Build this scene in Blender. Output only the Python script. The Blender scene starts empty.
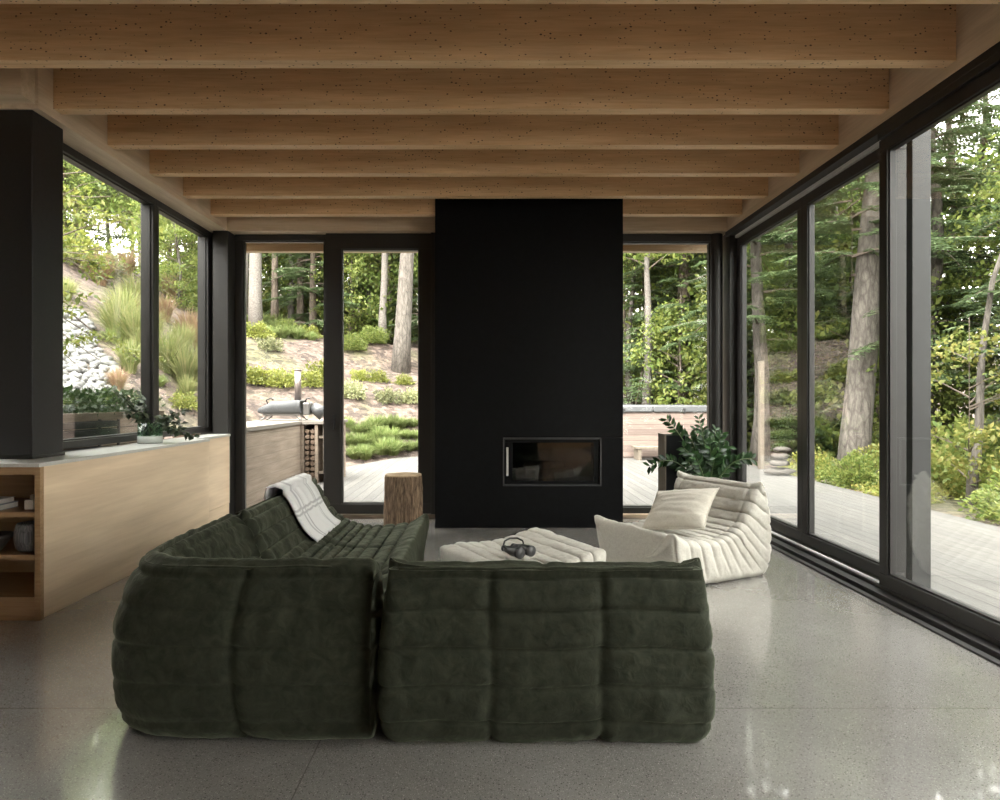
import bpy, bmesh, math, random
import numpy as np
from mathutils import Vector, Matrix, noise
rnd = random.Random(7)
R = np.random.RandomState(11)
S = bpy.context.scene
COL = S.collection
PI = math.pi
CH = 1.343                      # eye height
F = 640.0                       # focal length in pixels
def at(px, py, Y): return Vector(((px-486)*Y/F, Y, CH-(py-399)*Y/F))

# ------------------------------------------------------------------ materials
def nmat(name):
    m = bpy.data.materials.new(name); m.use_nodes = True
    nt = m.node_tree; nt.nodes.clear()
    out = nt.nodes.new('ShaderNodeOutputMaterial')
    def N(t, **kw):
        n = nt.nodes.new('ShaderNode'+t)
        for k, v in kw.items():
            if k in n.inputs: n.inputs[k].default_value = v
            else: setattr(n, k, v)
        return n
    def L(a, b): nt.links.new(a, b)
    return m, nt, out, N, L
def rgba(c): return (c[0], c[1], c[2], 1.0)
def ramp(N, stops):
    r = N('ValToRGB'); e = r.color_ramp.elements
    while len(e) < len(stops): e.new(0.5)
    for el, (p, c) in zip(e, stops): el.position = p; el.color = rgba(c)
    return r
def mapping(N, L, scale, rot=(0,0,0)):
    tc = N('TexCoord'); mp = N('Mapping'); L(tc.outputs['Object'], mp.inputs['Vector'])
    mp.inputs['Scale'].default_value = scale; mp.inputs['Rotation'].default_value = rot
    return mp
def bsdf(N, L, out, **kw):
    b = N('BsdfPrincipled')
    for k, v in kw.items(): b.inputs[k].default_value = v
    L(b.outputs[0], out.inputs[0]); return b
def bump(N, L, src, b, strength=.3, dist=.01):
    bp = N('Bump'); bp.inputs['Strength'].default_value = strength; bp.inputs['Distance'].default_value = dist
    L(src, bp.inputs['Height']); L(bp.outputs[0], b.inputs['Normal']); return bp

def mat_plain(name, c, rough=.5, metal=0., var=.12, scale=30, bstr=.08, **kw):
    m, nt, out, N, L = nmat(name)
    b = bsdf(N, L, out, Roughness=rough, Metallic=metal, **kw)
    mp = mapping(N, L, (scale,)*3)
    n = N('TexNoise'); n.inputs['Detail'].default_value = 4; L(mp.outputs[0], n.inputs['Vector'])
    r = ramp(N, [(.3, [x*(1-var) for x in c]), (.7, [min(1, x*(1+var)) for x in c])])
    L(n.outputs[0], r.inputs[0]); L(r.outputs[0], b.inputs['Base Color'])
    if bstr: bump(N, L, n.outputs[0], b, bstr, .004)
    return m
def mat_wood(name, c1, c2, grain_axis=0, rough=.5, knots=False, gs=1.0, knot_c=(.10,.05,.025), bands=None, clear=0.):
    m, nt, out, N, L = nmat(name)
    b = bsdf(N, L, out, Roughness=rough)
    sc = [14*gs]*3; sc[grain_axis] = .7*gs
    mp = mapping(N, L, sc)
    n = N('TexNoise'); n.inputs['Detail'].default_value = 6; n.inputs['Roughness'].default_value = .6; n.inputs['Distortion'].default_value = .6
    L(mp.outputs[0], n.inputs['Vector'])
    r = ramp(N, [(.3, c1), (.68, c2)]); L(n.outputs[0], r.inputs[0])
    col = r.outputs[0]
    sc2 = [3*gs]*3; sc2[grain_axis] = .35*gs
    mp2 = mapping(N, L, sc2)
    n2 = N('TexNoise'); n2.inputs['Detail'].default_value = 2; L(mp2.outputs[0], n2.inputs['Vector'])
    r2 = ramp(N, [(.35, (.82,.80,.78)), (.65, (1.0,1.0,1.0))]); L(n2.outputs[0], r2.inputs[0])
    mx = N('MixRGB', blend_type='MULTIPLY'); mx.inputs[0].default_value = .8
    L(col, mx.inputs[1]); L(r2.outputs[0], mx.inputs[2]); col = mx.outputs[0]
    if knots:
        sk = [10.5]*3; sk[grain_axis] = 7.0
        mpk = mapping(N, L, sk)
        v = N('TexVoronoi'); v.inputs['Randomness'].default_value = 1; L(mpk.outputs[0], v.inputs['Vector'])
        nk = N('TexNoise'); nk.inputs['Scale'].default_value = 3.1; L(mpk.outputs[0], nk.inputs['Vector'])
        # only some cells carry a knot: size from the cell's own colour
        sep = N('SeparateColor'); L(v.outputs['Color'], sep.inputs[0])
        mr = N('MapRange'); L(sep.outputs[0], mr.inputs[0])
        mr.inputs[1].default_value = .35; mr.inputs[2].default_value = 1.0; mr.inputs[3].default_value = 0.03; mr.inputs[4].default_value = .26
        ad = N('Math', operation='MULTIPLY_ADD'); L(nk.outputs[0], ad.inputs[0]); ad.inputs[1].default_value = .14; L(v.outputs['Distance'], ad.inputs[2])
        sb = N('Math', operation='SUBTRACT'); L(ad.outputs[0], sb.inputs[0]); sb.inputs[1].default_value = .06
        lt = N('Math', operation='LESS_THAN'); L(sb.outputs[0], lt.inputs[0]); L(mr.outputs[0], lt.inputs[1])
        mk = N('MixRGB'); L(lt.outputs[0], mk.inputs[0]); L(col, mk.inputs[1]); mk.inputs[2].default_value = rgba(knot_c); col = mk.outputs[0]
    if bands:                      # (axis, pitch, groove): plank joints across an axis
        ax, pitch, gr = bands
        tc = N('TexCoord'); sx = N('SeparateXYZ'); L(tc.outputs['Object'], sx.inputs[0])
        dv = N('Math', operation='DIVIDE'); L(sx.outputs[ax], dv.inputs[0]); dv.inputs[1].default_value = pitch
        fl = N('Math', operation='FLOOR'); L(dv.outputs[0], fl.inputs[0])
        fr = N('Math', operation='FRACT'); L(dv.outputs[0], fr.inputs[0])
        wn = N('TexWhiteNoise', noise_dimensions='1D'); L(fl.outputs[0], wn.inputs['W'])
        rr = ramp(N, [(0, (.74,.74,.75)), (1, (1.08,1.06,1.04))]); L(wn.outputs['Value'], rr.inputs[0])
        m2 = N('MixRGB', blend_type='MULTIPLY'); m2.inputs[0].default_value = .8; L(col, m2.inputs[1]); L(rr.outputs[0], m2.inputs[2])
        g = N('Math', operation='LESS_THAN'); L(fr.outputs[0], g.inputs[0]); g.inputs[1].default_value = gr
        m3 = N('MixRGB'); L(g.outputs[0], m3.inputs[0]); L(m2.outputs[0], m3.inputs[1]); m3.inputs[2].default_value = rgba([x*.3 for x in c1])
        col = m3.outputs[0]
    L(col, b.inputs['Base Color'])
    bump(N, L, n.outputs[0], b, .08, .004)
    return m
def mat_fabric(name, c1, c2, scale=9, rough=.85, sheen=.4, tint=(1,1,1), weave=0):
    m, nt, out, N, L = nmat(name)
    b = bsdf(N, L, out, Roughness=rough)
    b.inputs['Sheen Weight'].default_value = sheen; b.inputs['Sheen Roughness'].default_value = .45; b.inputs['Sheen Tint'].default_value = rgba(tint)
    b.inputs['Specular IOR Level'].default_value = .2
    mp = mapping(N, L, (scale,)*3)
    n = N('TexNoise'); n.inputs['Detail'].default_value = 5; n.inputs['Roughness'].default_value = .65; n.inputs['Distortion'].default_value = 1.2
    L(mp.outputs[0], n.inputs['Vector'])
    r = ramp(N, [(.32, c1), (.72, c2)]); L(n.outputs[0], r.inputs[0]); L(r.outputs[0], b.inputs['Base Color'])
    n2 = N('TexNoise'); n2.inputs['Scale'].default_value = 26; n2.inputs['Detail'].default_value = 6; n2.inputs['Distortion'].default_value = .8
    mp2 = mapping(N, L, (1,1,1)); L(mp2.outputs[0], n2.inputs['Vector'])
    bump(N, L, n2.outputs[0], b, .35, .012)
    return m
def mat_glass(name, tint=(1,1,1), ior=1.45):
    m, nt, out, N, L = nmat(name)
    t = N('BsdfTransparent'); t.inputs[0].default_value = rgba(tint)
    g = N('BsdfGlossy'); g.inputs['Roughness'].default_value = 0.0
    f = N('Fresnel'); ge = N('NewGeometry'); mr = N('MapRange'); L(ge.outputs['Backfacing'], mr.inputs[0]); mr.inputs[3].default_value = ior; mr.inputs[4].default_value = 1/ior; L(mr.outputs[0], f.inputs['IOR'])
    mx = N('MixShader'); L(f.outputs[0], mx.inputs[0]); L(t.outputs[0], mx.inputs[1]); L(g.outputs[0], mx.inputs[2]); L(mx.outputs[0], out.inputs[0])
    return m
def mat_leaf(name, cols, trans=.45, rough=.5):
    if name not in ('zz_leaves','cutting_leaves'): cols = [[.66*v for v in c] for c in cols]
    m, nt, out, N, L = nmat(name)
    g = N('NewGeometry'); r = ramp(N, [(i/max(1, len(cols)-1), c) for i, c in enumerate(cols)]); L(g.outputs['Random Per Island'], r.inputs[0])
    oi = N('ObjectInfo'); hs = N('HueSaturation')
    mr = N('MapRange'); L(oi.outputs['Random'], mr.inputs[0]); mr.inputs[3].default_value = .75; mr.inputs[4].default_value = 1.25; L(mr.outputs[0], hs.inputs['Value'])
    L(r.outputs[0], hs.inputs['Color'])
    d = N('BsdfPrincipled'); d.inputs['Roughness'].default_value = rough; d.inputs['Specular IOR Level'].default_value = .3; L(hs.outputs[0], d.inputs['Base Color'])
    t = N('BsdfTranslucent'); L(hs.outputs[0], t.inputs[0])
    mx = N('MixShader'); mx.inputs[0].default_value = trans; L(d.outputs[0], mx.inputs[1]); L(t.outputs[0], mx.inputs[2]); L(mx.outputs[0], out.inputs[0])
    return m
def mat_bark(name, c1, c2, scale=6, vstretch=.25, bstr=.8, dist=.03):
    m, nt, out, N, L = nmat(name)
    b = bsdf(N, L, out, Roughness=.9)
    mp = mapping(N, L, (scale, scale, scale*vstretch))
    n = N('TexNoise'); n.inputs['Scale'].default_value = 3; n.inputs['Detail'].default_value = 7; n.inputs['Roughness'].default_value = .7; L(mp.outputs[0], n.inputs['Vector'])
    v = N('TexVoronoi', feature='DISTANCE_TO_EDGE'); v.inputs['Scale'].default_value = 2.2; L(mp.outputs[0], v.inputs['Vector'])
    r = ramp(N, [(.35, c1), (.65, c2)]); L(n.outputs[0], r.inputs[0])
    r2 = ramp(N, [(.0, (.45,.42,.4)), (.14, (1,1,1))]); L(v.outputs['Distance'], r2.inputs[0])
    mx = N('MixRGB', blend_type='MULTIPLY'); mx.inputs[0].default_value = .7; L(r.outputs[0], mx.inputs[1]); L(r2.outputs[0], mx.inputs[2])
    L(mx.outputs[0], b.inputs['Base Color']); bump(N, L, n.outputs[0], b, bstr, dist)
    return m
def mat_floor():
    m, nt, out, N, L = nmat('polished_concrete')
    b = bsdf(N, L, out, Roughness=.2); b.inputs['Specular IOR Level'].default_value = .5
    b.inputs['Coat Weight'].default_value = .8; b.inputs['Coat Roughness'].default_value = .04
    mp = mapping(N, L, (1,1,1))
    n = N('TexNoise'); n.inputs['Scale'].default_value = 1.3; n.inputs['Detail'].default_value = 6; n.inputs['Roughness'].default_value = .6; L(mp.outputs[0], n.inputs['Vector'])
    r = ramp(N, [(.3, (.18,.171,.158)), (.7, (.245,.236,.222))]); L(n.outputs[0], r.inputs[0])
    col = r.outputs[0]
    for sc, thr, c in ((110, .38, (.085,.078,.07)), (190, .42, (.10,.09,.08)), (140, .34, (.40,.385,.36)), (230, .4, (.36,.345,.32))):
        v = N('TexVoronoi'); v.inputs['Scale'].default_value = sc; L(mp.outputs[0], v.inputs['Vector'])
        sp = N('SeparateColor'); L(v.outputs['Color'], sp.inputs[0])
        ml = N('Math', operation='MULTIPLY'); L(sp.outputs[0], ml.inputs[0]); ml.inputs[1].default_value = thr*1.6
        sb = N('Math', operation='SUBTRACT'); L(ml.outputs[0], sb.inputs[0]); sb.inputs[1].default_value = thr*.6
        lt = N('Math', operation='LESS_THAN'); L(v.outputs['Distance'], lt.inputs[0]); L(sb.outputs[0], lt.inputs[1])
        f = N('Math', operation='MULTIPLY'); L(lt.outputs[0], f.inputs[0]); f.inputs[1].default_value = .9
        mx = N('MixRGB'); L(f.outputs[0], mx.inputs[0]); L(col, mx.inputs[1]); mx.inputs[2].default_value = rgba(c); col = mx.outputs[0]
    sx = N('SeparateXYZ'); L(mp.outputs[0], sx.inputs[0])
    tot = None
    for ax, pos in ((0, -.652), (0, -4.0), (1, 2.78), (1, 5.8), (1, -.3)):
        s = N('Math', operation='SUBTRACT'); L(sx.outputs[ax], s.inputs[0]); s.inputs[1].default_value = pos
        a = N('Math', operation='ABSOLUTE'); L(s.outputs[0], a.inputs[0])
        lt = N('Math', operation='LESS_THAN'); L(a.outputs[0], lt.inputs[0]); lt.inputs[1].default_value = .0022
        if tot is None: tot = lt.outputs[0]
        else:
            mxn = N('Math', operation='MAXIMUM'); L(tot, mxn.inputs[0]); L(lt.outputs[0], mxn.inputs[1]); tot = mxn.outputs[0]
    mj = N('MixRGB'); L(tot, mj.inputs[0]); L(col, mj.inputs[1]); mj.inputs[2].default_value = (.12,.112,.10,1)
    L(mj.outputs[0], b.inputs['Base Color'])
    n3 = N('TexNoise'); n3.inputs['Scale'].default_value = 5; n3.inputs['Detail'].default_value = 3; L(mp.outputs[0], n3.inputs['Vector'])
    rr = N('MapRange'); L(n3.outputs[0], rr.inputs[0]); rr.inputs[3].default_value = .12; rr.inputs[4].default_value = .28; L(rr.outputs[0], b.inputs['Roughness'])
    bump(N, L, n3.outputs[0], b, .02, .01)
    return m
def mat_mulch():
    m, nt, out, N, L = nmat('mulch')
    b = bsdf(N, L, out, Roughness=.95)
    mp = mapping(N, L, (1,1,1))
    n = N('TexNoise'); n.inputs['Scale'].default_value = 7; n.inputs['Detail'].default_value = 9; n.inputs['Roughness'].default_value = .85; L(mp.outputs[0], n.inputs['Vector'])
    r = ramp(N, [(.34, (.028,.019,.015)), (.5, (.10,.073,.06)), (.64, (.16,.127,.108))]); L(n.outputs[0], r.inputs[0])
    n2 = N('TexNoise'); n2.inputs['Scale'].default_value = .5; n2.inputs['Detail'].default_value = 5; L(mp.outputs[0], n2.inputs['Vector'])
    r2 = ramp(N, [(.45, (.11,.085,.068)), (.6, (.085,.09,.038))]); L(n2.outputs[0], r2.inputs[0])
    f = ramp(N, [(.47, (0,0,0)), (.64, (.7,.7,.7))]); L(n2.outputs[0], f.inputs[0])
    mx = N('MixRGB'); L(f.outputs[0], mx.inputs[0]); L(r.outputs[0], mx.inputs[1]); L(r2.outputs[0], mx.inputs[2])
    vc = N('TexVoronoi'); vc.inputs['Scale'].default_value = 7.5; L(mp.outputs[0], vc.inputs['Vector'])
    sc_ = N('SeparateColor'); L(vc.outputs['Color'], sc_.inputs[0])
    rc = ramp(N, [(.0, (.35,.33,.32)), (.45, (.8,.78,.77)), (1., (1.45,1.42,1.4))]); L(sc_.outputs[0], rc.inputs[0])
    m5 = N('MixRGB', blend_type='MULTIPLY'); m5.inputs[0].default_value = 1; L(mx.outputs[0], m5.inputs[1]); L(rc.outputs[0], m5.inputs[2])
    L(m5.outputs[0], b.inputs['Base Color']); bump(N, L, n.outputs[0], b, .9, .08)
    return m
def mat_concrete_boards():
    m, nt, out, N, L = nmat('board_formed_concrete')
    b = bsdf(N, L, out, Roughness=.8)
    mp = mapping(N, L, (1.2,1.2,14))
    n = N('TexNoise'); n.inputs['Scale'].default_value = 1.6; n.inputs['Detail'].default_value = 6; L(mp.outputs[0], n.inputs['Vector'])
    r = ramp(N, [(.3, (.145,.111,.083)), (.7, (.232,.187,.145))]); L(n.outputs[0], r.inputs[0])
    tc = N('TexCoord'); sx = N('SeparateXYZ'); L(tc.outputs['Object'], sx.inputs[0])
    dv = N('Math', operation='DIVIDE'); L(sx.outputs[2], dv.inputs[0]); dv.inputs[1].default_value = .145
    fr = N('Math', operation='FRACT'); L(dv.outputs[0], fr.inputs[0])
    lt = N('Math', operation='LESS_THAN'); L(fr.outputs[0], lt.inputs[0]); lt.inputs[1].default_value = .04
    mx = N('MixRGB'); L(lt.outputs[0], mx.inputs[0]); L(r.outputs[0], mx.inputs[1]); mx.inputs[2].default_value = (.10,.08,.065,1)
    L(mx.outputs[0], b.inputs['Base Color']); bump(N, L, n.outputs[0], b, .3, .01)
    return m
def mat_throw():
    m, nt, out, N, L = nmat('throw_wool')
    b = bsdf(N, L, out, Roughness=.95); b.inputs['Sheen Weight'].default_value = .4
    uv = N('UVMap'); sx = N('SeparateXYZ'); L(uv.outputs[0], sx.inputs[0])
    tot = None
    for ax, poss in ((0, (.22,.28,.72,.78,.80)), (1, (.30,.34,.62,.66))):
        for p in poss:
            s = N('Math', operation='SUBTRACT'); L(sx.outputs[ax], s.inputs[0]); s.inputs[1].default_value = p
            a = N('Math', operation='ABSOLUTE'); L(s.outputs[0], a.inputs[0])
            lt = N('MapRange'); L(a.outputs[0], lt.inputs[0]); lt.inputs[1].default_value = .004; lt.inputs[2].default_value = .016; lt.inputs[3].default_value = .6; lt.inputs[4].default_value = 0
            if tot is None: tot = lt.outputs[0]
            else:
                q = N('Math', operation='MAXIMUM'); L(tot, q.inputs[0]); L(lt.outputs[0], q.inputs[1]); tot = q.outputs[0]
    mx = N('MixRGB'); L(tot, mx.inputs[0]); mx.inputs[1].default_value = (.70,.70,.70,1); mx.inputs[2].default_value = (.16,.16,.18,1)
    L(mx.outputs[0], b.inputs['Base Color'])
    n2 = N('TexNoise'); n2.inputs['Scale'].default_value = 120; mp = mapping(N, L, (1,1,1)); L(mp.outputs[0], n2.inputs['Vector']); bump(N, L, n2.outputs[0], b, .3, .004)
    return m

M = {}
M['floor'] = mat_floor()
M['beam'] = mat_wood('glulam', (.68,.44,.235), (.80,.56,.33), 0, .55, knots=True)
M['ledger'] = mat_wood('ledger_spruce', (.62,.49,.35), (.72,.59,.44), 1, .55)
M['ledger_x'] = mat_wood('ledger_spruce_across', (.58,.45,.31), (.68,.55,.40), 0, .55)
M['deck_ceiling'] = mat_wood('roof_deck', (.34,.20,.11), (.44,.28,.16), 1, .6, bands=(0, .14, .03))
M['maple'] = mat_wood('maple_veneer', (.72,.555,.385), (.80,.64,.46), 1, .45, gs=.55)
M['oak'] = mat_wood('oak_shelf', (.30,.18,.085), (.40,.255,.135), 0, .5)
M['soffit'] = mat_wood('soffit_wood', (.36,.20,.10), (.46,.28,.15), 0, .6)
M['stone'] = mat_plain('worktop_stone', (.50,.50,.48), .3, var=.08, scale=18, bstr=.02)
M['frame'] = mat_plain('bronze_frame', (.019,.0178,.0168), .45, .05, var=.08, scale=60, bstr=.01)
M['column'] = mat_plain('dark_steel', (.022,.0225,.024), .42, .35, var=.1, scale=12, bstr=.02)
M['silver'] = mat_plain('aluminium_track', (.75,.75,.75), .4, .0, var=.06, scale=40, bstr=.01)
M['fireplace'] = mat_plain('blackened_steel', (.0032,.0034,.004), .55, .0, var=.25, scale=4, bstr=.02, **{'Specular IOR Level': .12})
M['firebox'] = mat_plain('firebox_black', (.008,.008,.008), .8, var=.3)
M['chrome'] = mat_plain('brushed_steel', (.65,.65,.65), .28, 1., var=.05, bstr=0)
M['glass'] = mat_glass('window_glass', (.97,.985,.975), 1.62)
M['clearglass'] = mat_glass('clear_glass', (.975,.985,.975), 1.28)
M['fireglass'] = mat_glass('fire_glass', (.45,.45,.45), 1.6)
M['vaseglass'] = mat_glass('vase_glass', (.60,.72,.62), 1.5)
M['water'] = mat_plain('frosted_base', (.52,.55,.53), .25, var=.05)
M['post_grey'] = mat_plain('grey_painted_post', (.017,.0175,.018), .5, var=.06, scale=12, bstr=.02)
M['green'] = mat_fabric('green_velvet', (.0125,.0145,.009), (.034,.038,.0245), 3.2, .85, .24, (.75,.82,.62))
M['cream'] = mat_fabric('cream_boucle', (.44,.42,.375), (.54,.52,.47), 10, .9, .2)
M['cream2'] = mat_fabric('cream_cushion', (.46,.43,.37), (.55,.52,.455), 14, .9, .2)
M['throw'] = mat_throw()
M['deck'] = mat_wood('weathered_deck', (.070,.067,.063), (.112,.108,.102), 1, .75, bands=(0, .14, .075))
M['cedar'] = mat_wood('cedar_planks', (.14,.103,.088), (.20,.156,.135), 0, .7, bands=(2, .125, .06))
M['cover'] = mat_plain('tub_cover', (.07,.073,.077), .6, var=.1)
M['mulch'] = mat_mulch()
M['rock'] = mat_plain('white_rock', (.115,.113,.109), .85, var=.2, scale=9, bstr=.5)
M['stonepile'] = mat_plain('fieldstone', (.06,.052,.045), .85, var=.25, scale=9, bstr=.5)
M['concrete'] = mat_concrete_boards()
M['counter'] = mat_plain('pale_concrete', (.15,.134,.115), .6, var=.08, scale=8)
M['timber'] = mat_wood('weathered_timber', (.20,.165,.125), (.31,.26,.20), 1, .8, bands=(2, .16, .05))
M['post'] = mat_wood('pale_post', (.105,.085,.065), (.155,.132,.103), 2, .8)
M['oven'] = mat_plain('oven_grey', (.05,.052,.055), .5, .1, var=.06)
M['oven_steel'] = mat_plain('oven_steel', (.16,.155,.15), .35, .7, var=.05)
M['rust'] = mat_plain('chimney_steel', (.17,.14,.13), .4, .6, var=.15)
M['grey_line'] = mat_plain('grey_metal_line', (.06,.06,.062), .4, .3, var=.05)
M['threshold'] = mat_wood('dark_threshold', (.09,.065,.045), (.15,.11,.08), 0, .5)
M['logend'] = mat_plain('log_end', (.15,.105,.075), .85, var=.3, scale=20)
M['bark_log'] = mat_bark('log_bark', (.10,.07,.05), (.24,.17,.12), 14, .2)
M['stump_bark'] = mat_bark('stump_bark', (.09,.055,.032), (.42,.29,.19), 17, .16, 1.0, .06)
M['stump_top'] = mat_wood('stump_top', (.36,.25,.15), (.50,.37,.24), 2, .7)
M['trunk'] = mat_bark('grey_bark', (.048,.041,.034), (.125,.111,.096), 4, .3, .6, .04)
M['trunk_brown'] = mat_bark('brown_bark', (.055,.042,.032), (.15,.12,.092), 5, .22, .8, .05)
M['trunk_birch'] = mat_bark('birch_bark', (.085,.073,.063), (.165,.152,.138), 5, 1.8, .3, .02)
M['twig'] = mat_plain('twig_bark', (.09,.07,.055), .9, var=.2)
M['leaf_conifer'] = mat_leaf('hemlock_needles', [(.07,.11,.05), (.13,.19,.085), (.20,.265,.125)], .35)
M['leaf_broad'] = mat_leaf('broad_leaves', [(.11,.18,.045), (.20,.28,.07), (.30,.36,.10)], .5)
M['leaf_broad2'] = mat_leaf('bright_leaves', [(.14,.215,.055), (.25,.315,.08), (.36,.39,.11)], .5)
M['leaf_yellow'] = mat_leaf('yellow_leaves', [(.20,.26,.06), (.33,.35,.09), (.42,.37,.11)], .5)
M['leaf_shrub'] = mat_leaf('shrub_leaves', [(.16,.20,.04), (.28,.31,.07), (.40,.40,.10)], .4)
M['leaf_pale'] = mat_leaf('silver_leaves', [(.24,.28,.15), (.36,.38,.20), (.44,.43,.22)], .4)
M['leaf_maple'] = mat_leaf('maple_leaves', [(.10,.15,.03), (.20,.24,.05), (.28,.28,.07)], .5)
M['grass'] = mat_leaf('grass_blades', [(.17,.21,.07), (.27,.30,.11), (.40,.37,.18)], .4)
M['grass_bright'] = mat_leaf('bright_grass', [(.16,.23,.07), (.25,.32,.11), (.36,.39,.17)], .4)
M['grass_red'] = mat_leaf('red_grass', [(.24,.14,.09), (.34,.22,.14), (.32,.27,.14)], .4)
M['herb'] = mat_leaf('herb_leaves', [(.03,.065,.02), (.06,.11,.035), (.09,.14,.05)], .35)
M['zz'] = mat_leaf('zz_leaves', [(.012,.03,.012), (.025,.06,.02), (.05,.11,.035)], .15, .3)
M['zzstem'] = mat_plain('zz_stem', (.10,.15,.06), .5, var=.2)
M['cutting'] = mat_leaf('cutting_leaves', [(.02,.025,.015), (.035,.06,.03), (.07,.08,.05)], .2)
M['black_plastic'] = mat_plain('black_rubber', (.012,.012,.013), .4, var=.2, scale=80)
M['lens'] = mat_plain('lens_glass', (.02,.022,.026), .12, 0., var=.05)
M['white_paint'] = mat_plain('warm_white_paint', (.72,.69,.64), .8, var=.03)
M['pot'] = mat_plain('dark_pot', (.035,.035,.037), .5, var=.15)
M['soil'] = mat_plain('soil', (.05,.035,.025), .95, var=.4)
M['paper'] = mat_plain('pale_paper', (.60,.58,.54), .8, var=.05)
M['bookblue'] = mat_plain('grey_book', (.22,.23,.25), .7, var=.1)
M['basket'] = mat_wood('striped_basket', (.04,.04,.045), (.22,.22,.23), 2, .8, gs=2.2)
M['bowl'] = mat_plain('dark_bowl', (.05,.045,.04), .4, var=.1)

# ------------------------------------------------------------------ mesh helpers
class MB:
    def __init__(s): s.v = []; s.f = []
    def add(s, vs, fs):
        b = len(s.v); s.v += [tuple(v) for v in vs]; s.f += [tuple(b+i for i in f) for f in fs]; return s
    def box(s, x0, x1, y0, y1, z0, z1):
        vs = [(x,y,z) for z in (z0,z1) for y in (y0,y1) for x in (x0,x1)]
        return s.add(vs, [(0,2,3,1),(4,5,7,6),(0,1,5,4),(2,6,7,3),(0,4,6,2),(1,3,7,5)])
    def prism(s, poly, z0, z1):                      # polygon in XY (counter-clockwise) between z0 and z1
        n = len(poly); vs = [(x,y,z0) for x,y in poly]+[(x,y,z1) for x,y in poly]
        return s.add(vs, [tuple(range(n-1,-1,-1)), tuple(range(n,2*n))]+[(i,(i+1)%n,n+(i+1)%n,n+i) for i in range(n)])
    def tube(s, pts, rad, n=8, caps=True):
        pts = [Vector(p) for p in pts]; k = len(pts)
        if not hasattr(rad, '__len__'): rad = [rad]*k
        b = len(s.v); up = None
        for i in range(k):
            d = (pts[min(i+1,k-1)]-pts[max(i-1,0)]).normalized()
            if up is None: up = d.orthogonal().normalized()
            else:
                up = up-d*up.dot(d); up = up.normalized() if up.length > 1e-6 else d.orthogonal().normalized()
            w = d.cross(up)
            for j in range(n):
                a = 2*PI*j/n; s.v.append(tuple(pts[i]+(up*math.cos(a)+w*math.sin(a))*rad[i]))
        for i in range(k-1):
            for j in range(n):
                s.f.append((b+i*n+j, b+i*n+(j+1)%n, b+(i+1)*n+(j+1)%n, b+(i+1)*n+j))
        if caps:
            s.f.append(tuple(b+j for j in range(n-1,-1,-1))); s.f.append(tuple(b+(k-1)*n+j for j in range(n)))
        return s
    def lathe(s, prof, n=32, c=(0,0,0), rfun=None):   # profile [(r,z)]
        b = len(s.v)
        for i, (r, z) in enumerate(prof):
            for j in range(n):
                a = 2*PI*j/n; q = r*(rfun(a, z) if rfun else 1)
                s.v.append((c[0]+q*math.cos(a), c[1]+q*math.sin(a), c[2]+z))
        for i in range(len(prof)-1):
            for j in range(n):
                s.f.append((b+i*n+j, b+i*n+(j+1)%n, b+(i+1)*n+(j+1)%n, b+(i+1)*n+j))
        s.f.append(tuple(b+j for j in range(n-1,-1,-1))); s.f.append(tuple(b+(len(prof)-1)*n+j for j in range(n)))
        return s
    def mesh(s, name, mat, smooth=False):
        me = bpy.data.meshes.new(name); me.from_pydata(s.v, [], s.f); me.update()
        me.materials.append(M[mat])
        if smooth: me.polygons.foreach_set('use_smooth', [True]*len(me.polygons))
        return me
    def build(s, name, mat, parent=None, smooth=False, bevel=0, loc=None):
        return put(name, s.mesh(name, mat, smooth), parent, bevel, loc)
def put(name, me, parent=None, bevel=0, loc=None):
    o = bpy.data.objects.new(name, me); COL.objects.link(o)
    if parent is not None: o.parent = parent
    if loc is not None: o.location = loc
    if bevel:
        b = o.modifiers.new('Bevel', 'BEVEL'); b.width = bevel; b.segments = 2; b.limit_method = 'ANGLE'
    return o
def box_mb(*a): return MB().box(*a)
def tag(o, label, cat, group=None, kind=None):
    o['label'] = label; o['category'] = cat
    if group: o['group'] = group
    if kind: o['kind'] = kind
    return o
def thing(name, label, cat, loc=(0,0,0), rz=0, group=None):
    o = bpy.data.objects.new(name, None); COL.objects.link(o); o.empty_display_size = .1
    o.location = loc; o.rotation_euler = (0,0,rz)
    return tag(o, label, cat, group)
def struct(o, label, cat): return tag(o, label, cat, kind='structure')
def np_mesh(name, V, Fq, mat, smooth=False):
    V = np.asarray(V, dtype=np.float32); Fq = np.asarray(Fq, dtype=np.int32)
    me = bpy.data.meshes.new(name); k = Fq.shape[1]
    me.vertices.add(len(V)); me.vertices.foreach_set('co', V.ravel())
    me.loops.add(Fq.size); me.loops.foreach_set('vertex_index', Fq.ravel())
    me.polygons.add(len(Fq)); me.polygons.foreach_set('loop_start', np.arange(0, Fq.size, k, dtype=np.int32))
    me.polygons.foreach_set('loop_total', np.full(len(Fq), k, dtype=np.int32))
    me.update(calc_edges=True); me.validate()
    if smooth: me.polygons.foreach_set('use_smooth', [True]*len(me.polygons))
    me.materials.append(M[mat]); return me
def leaf_quads(C, D, Nn, l, w):                       # diamond leaves: base C, direction D, normal Nn
    D = D/np.linalg.norm(D, axis=1, keepdims=True)
    Sd = np.cross(D, Nn); Sd /= np.maximum(np.linalg.norm(Sd, axis=1, keepdims=True), 1e-6)
    up = np.cross(Sd, D)
    l = np.broadcast_to(l, (len(C),))[:,None]; w = np.broadcast_to(w, (len(C),))[:,None]
    V = np.stack([C, C+D*l*.45+Sd*w*.5+up*w*.12, C+D*l-up*l*.06, C+D*l*.45-Sd*w*.5+up*w*.12], 1).reshape(-1,3)
    return V, np.arange(len(C)*4).reshape(-1,4)

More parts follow.
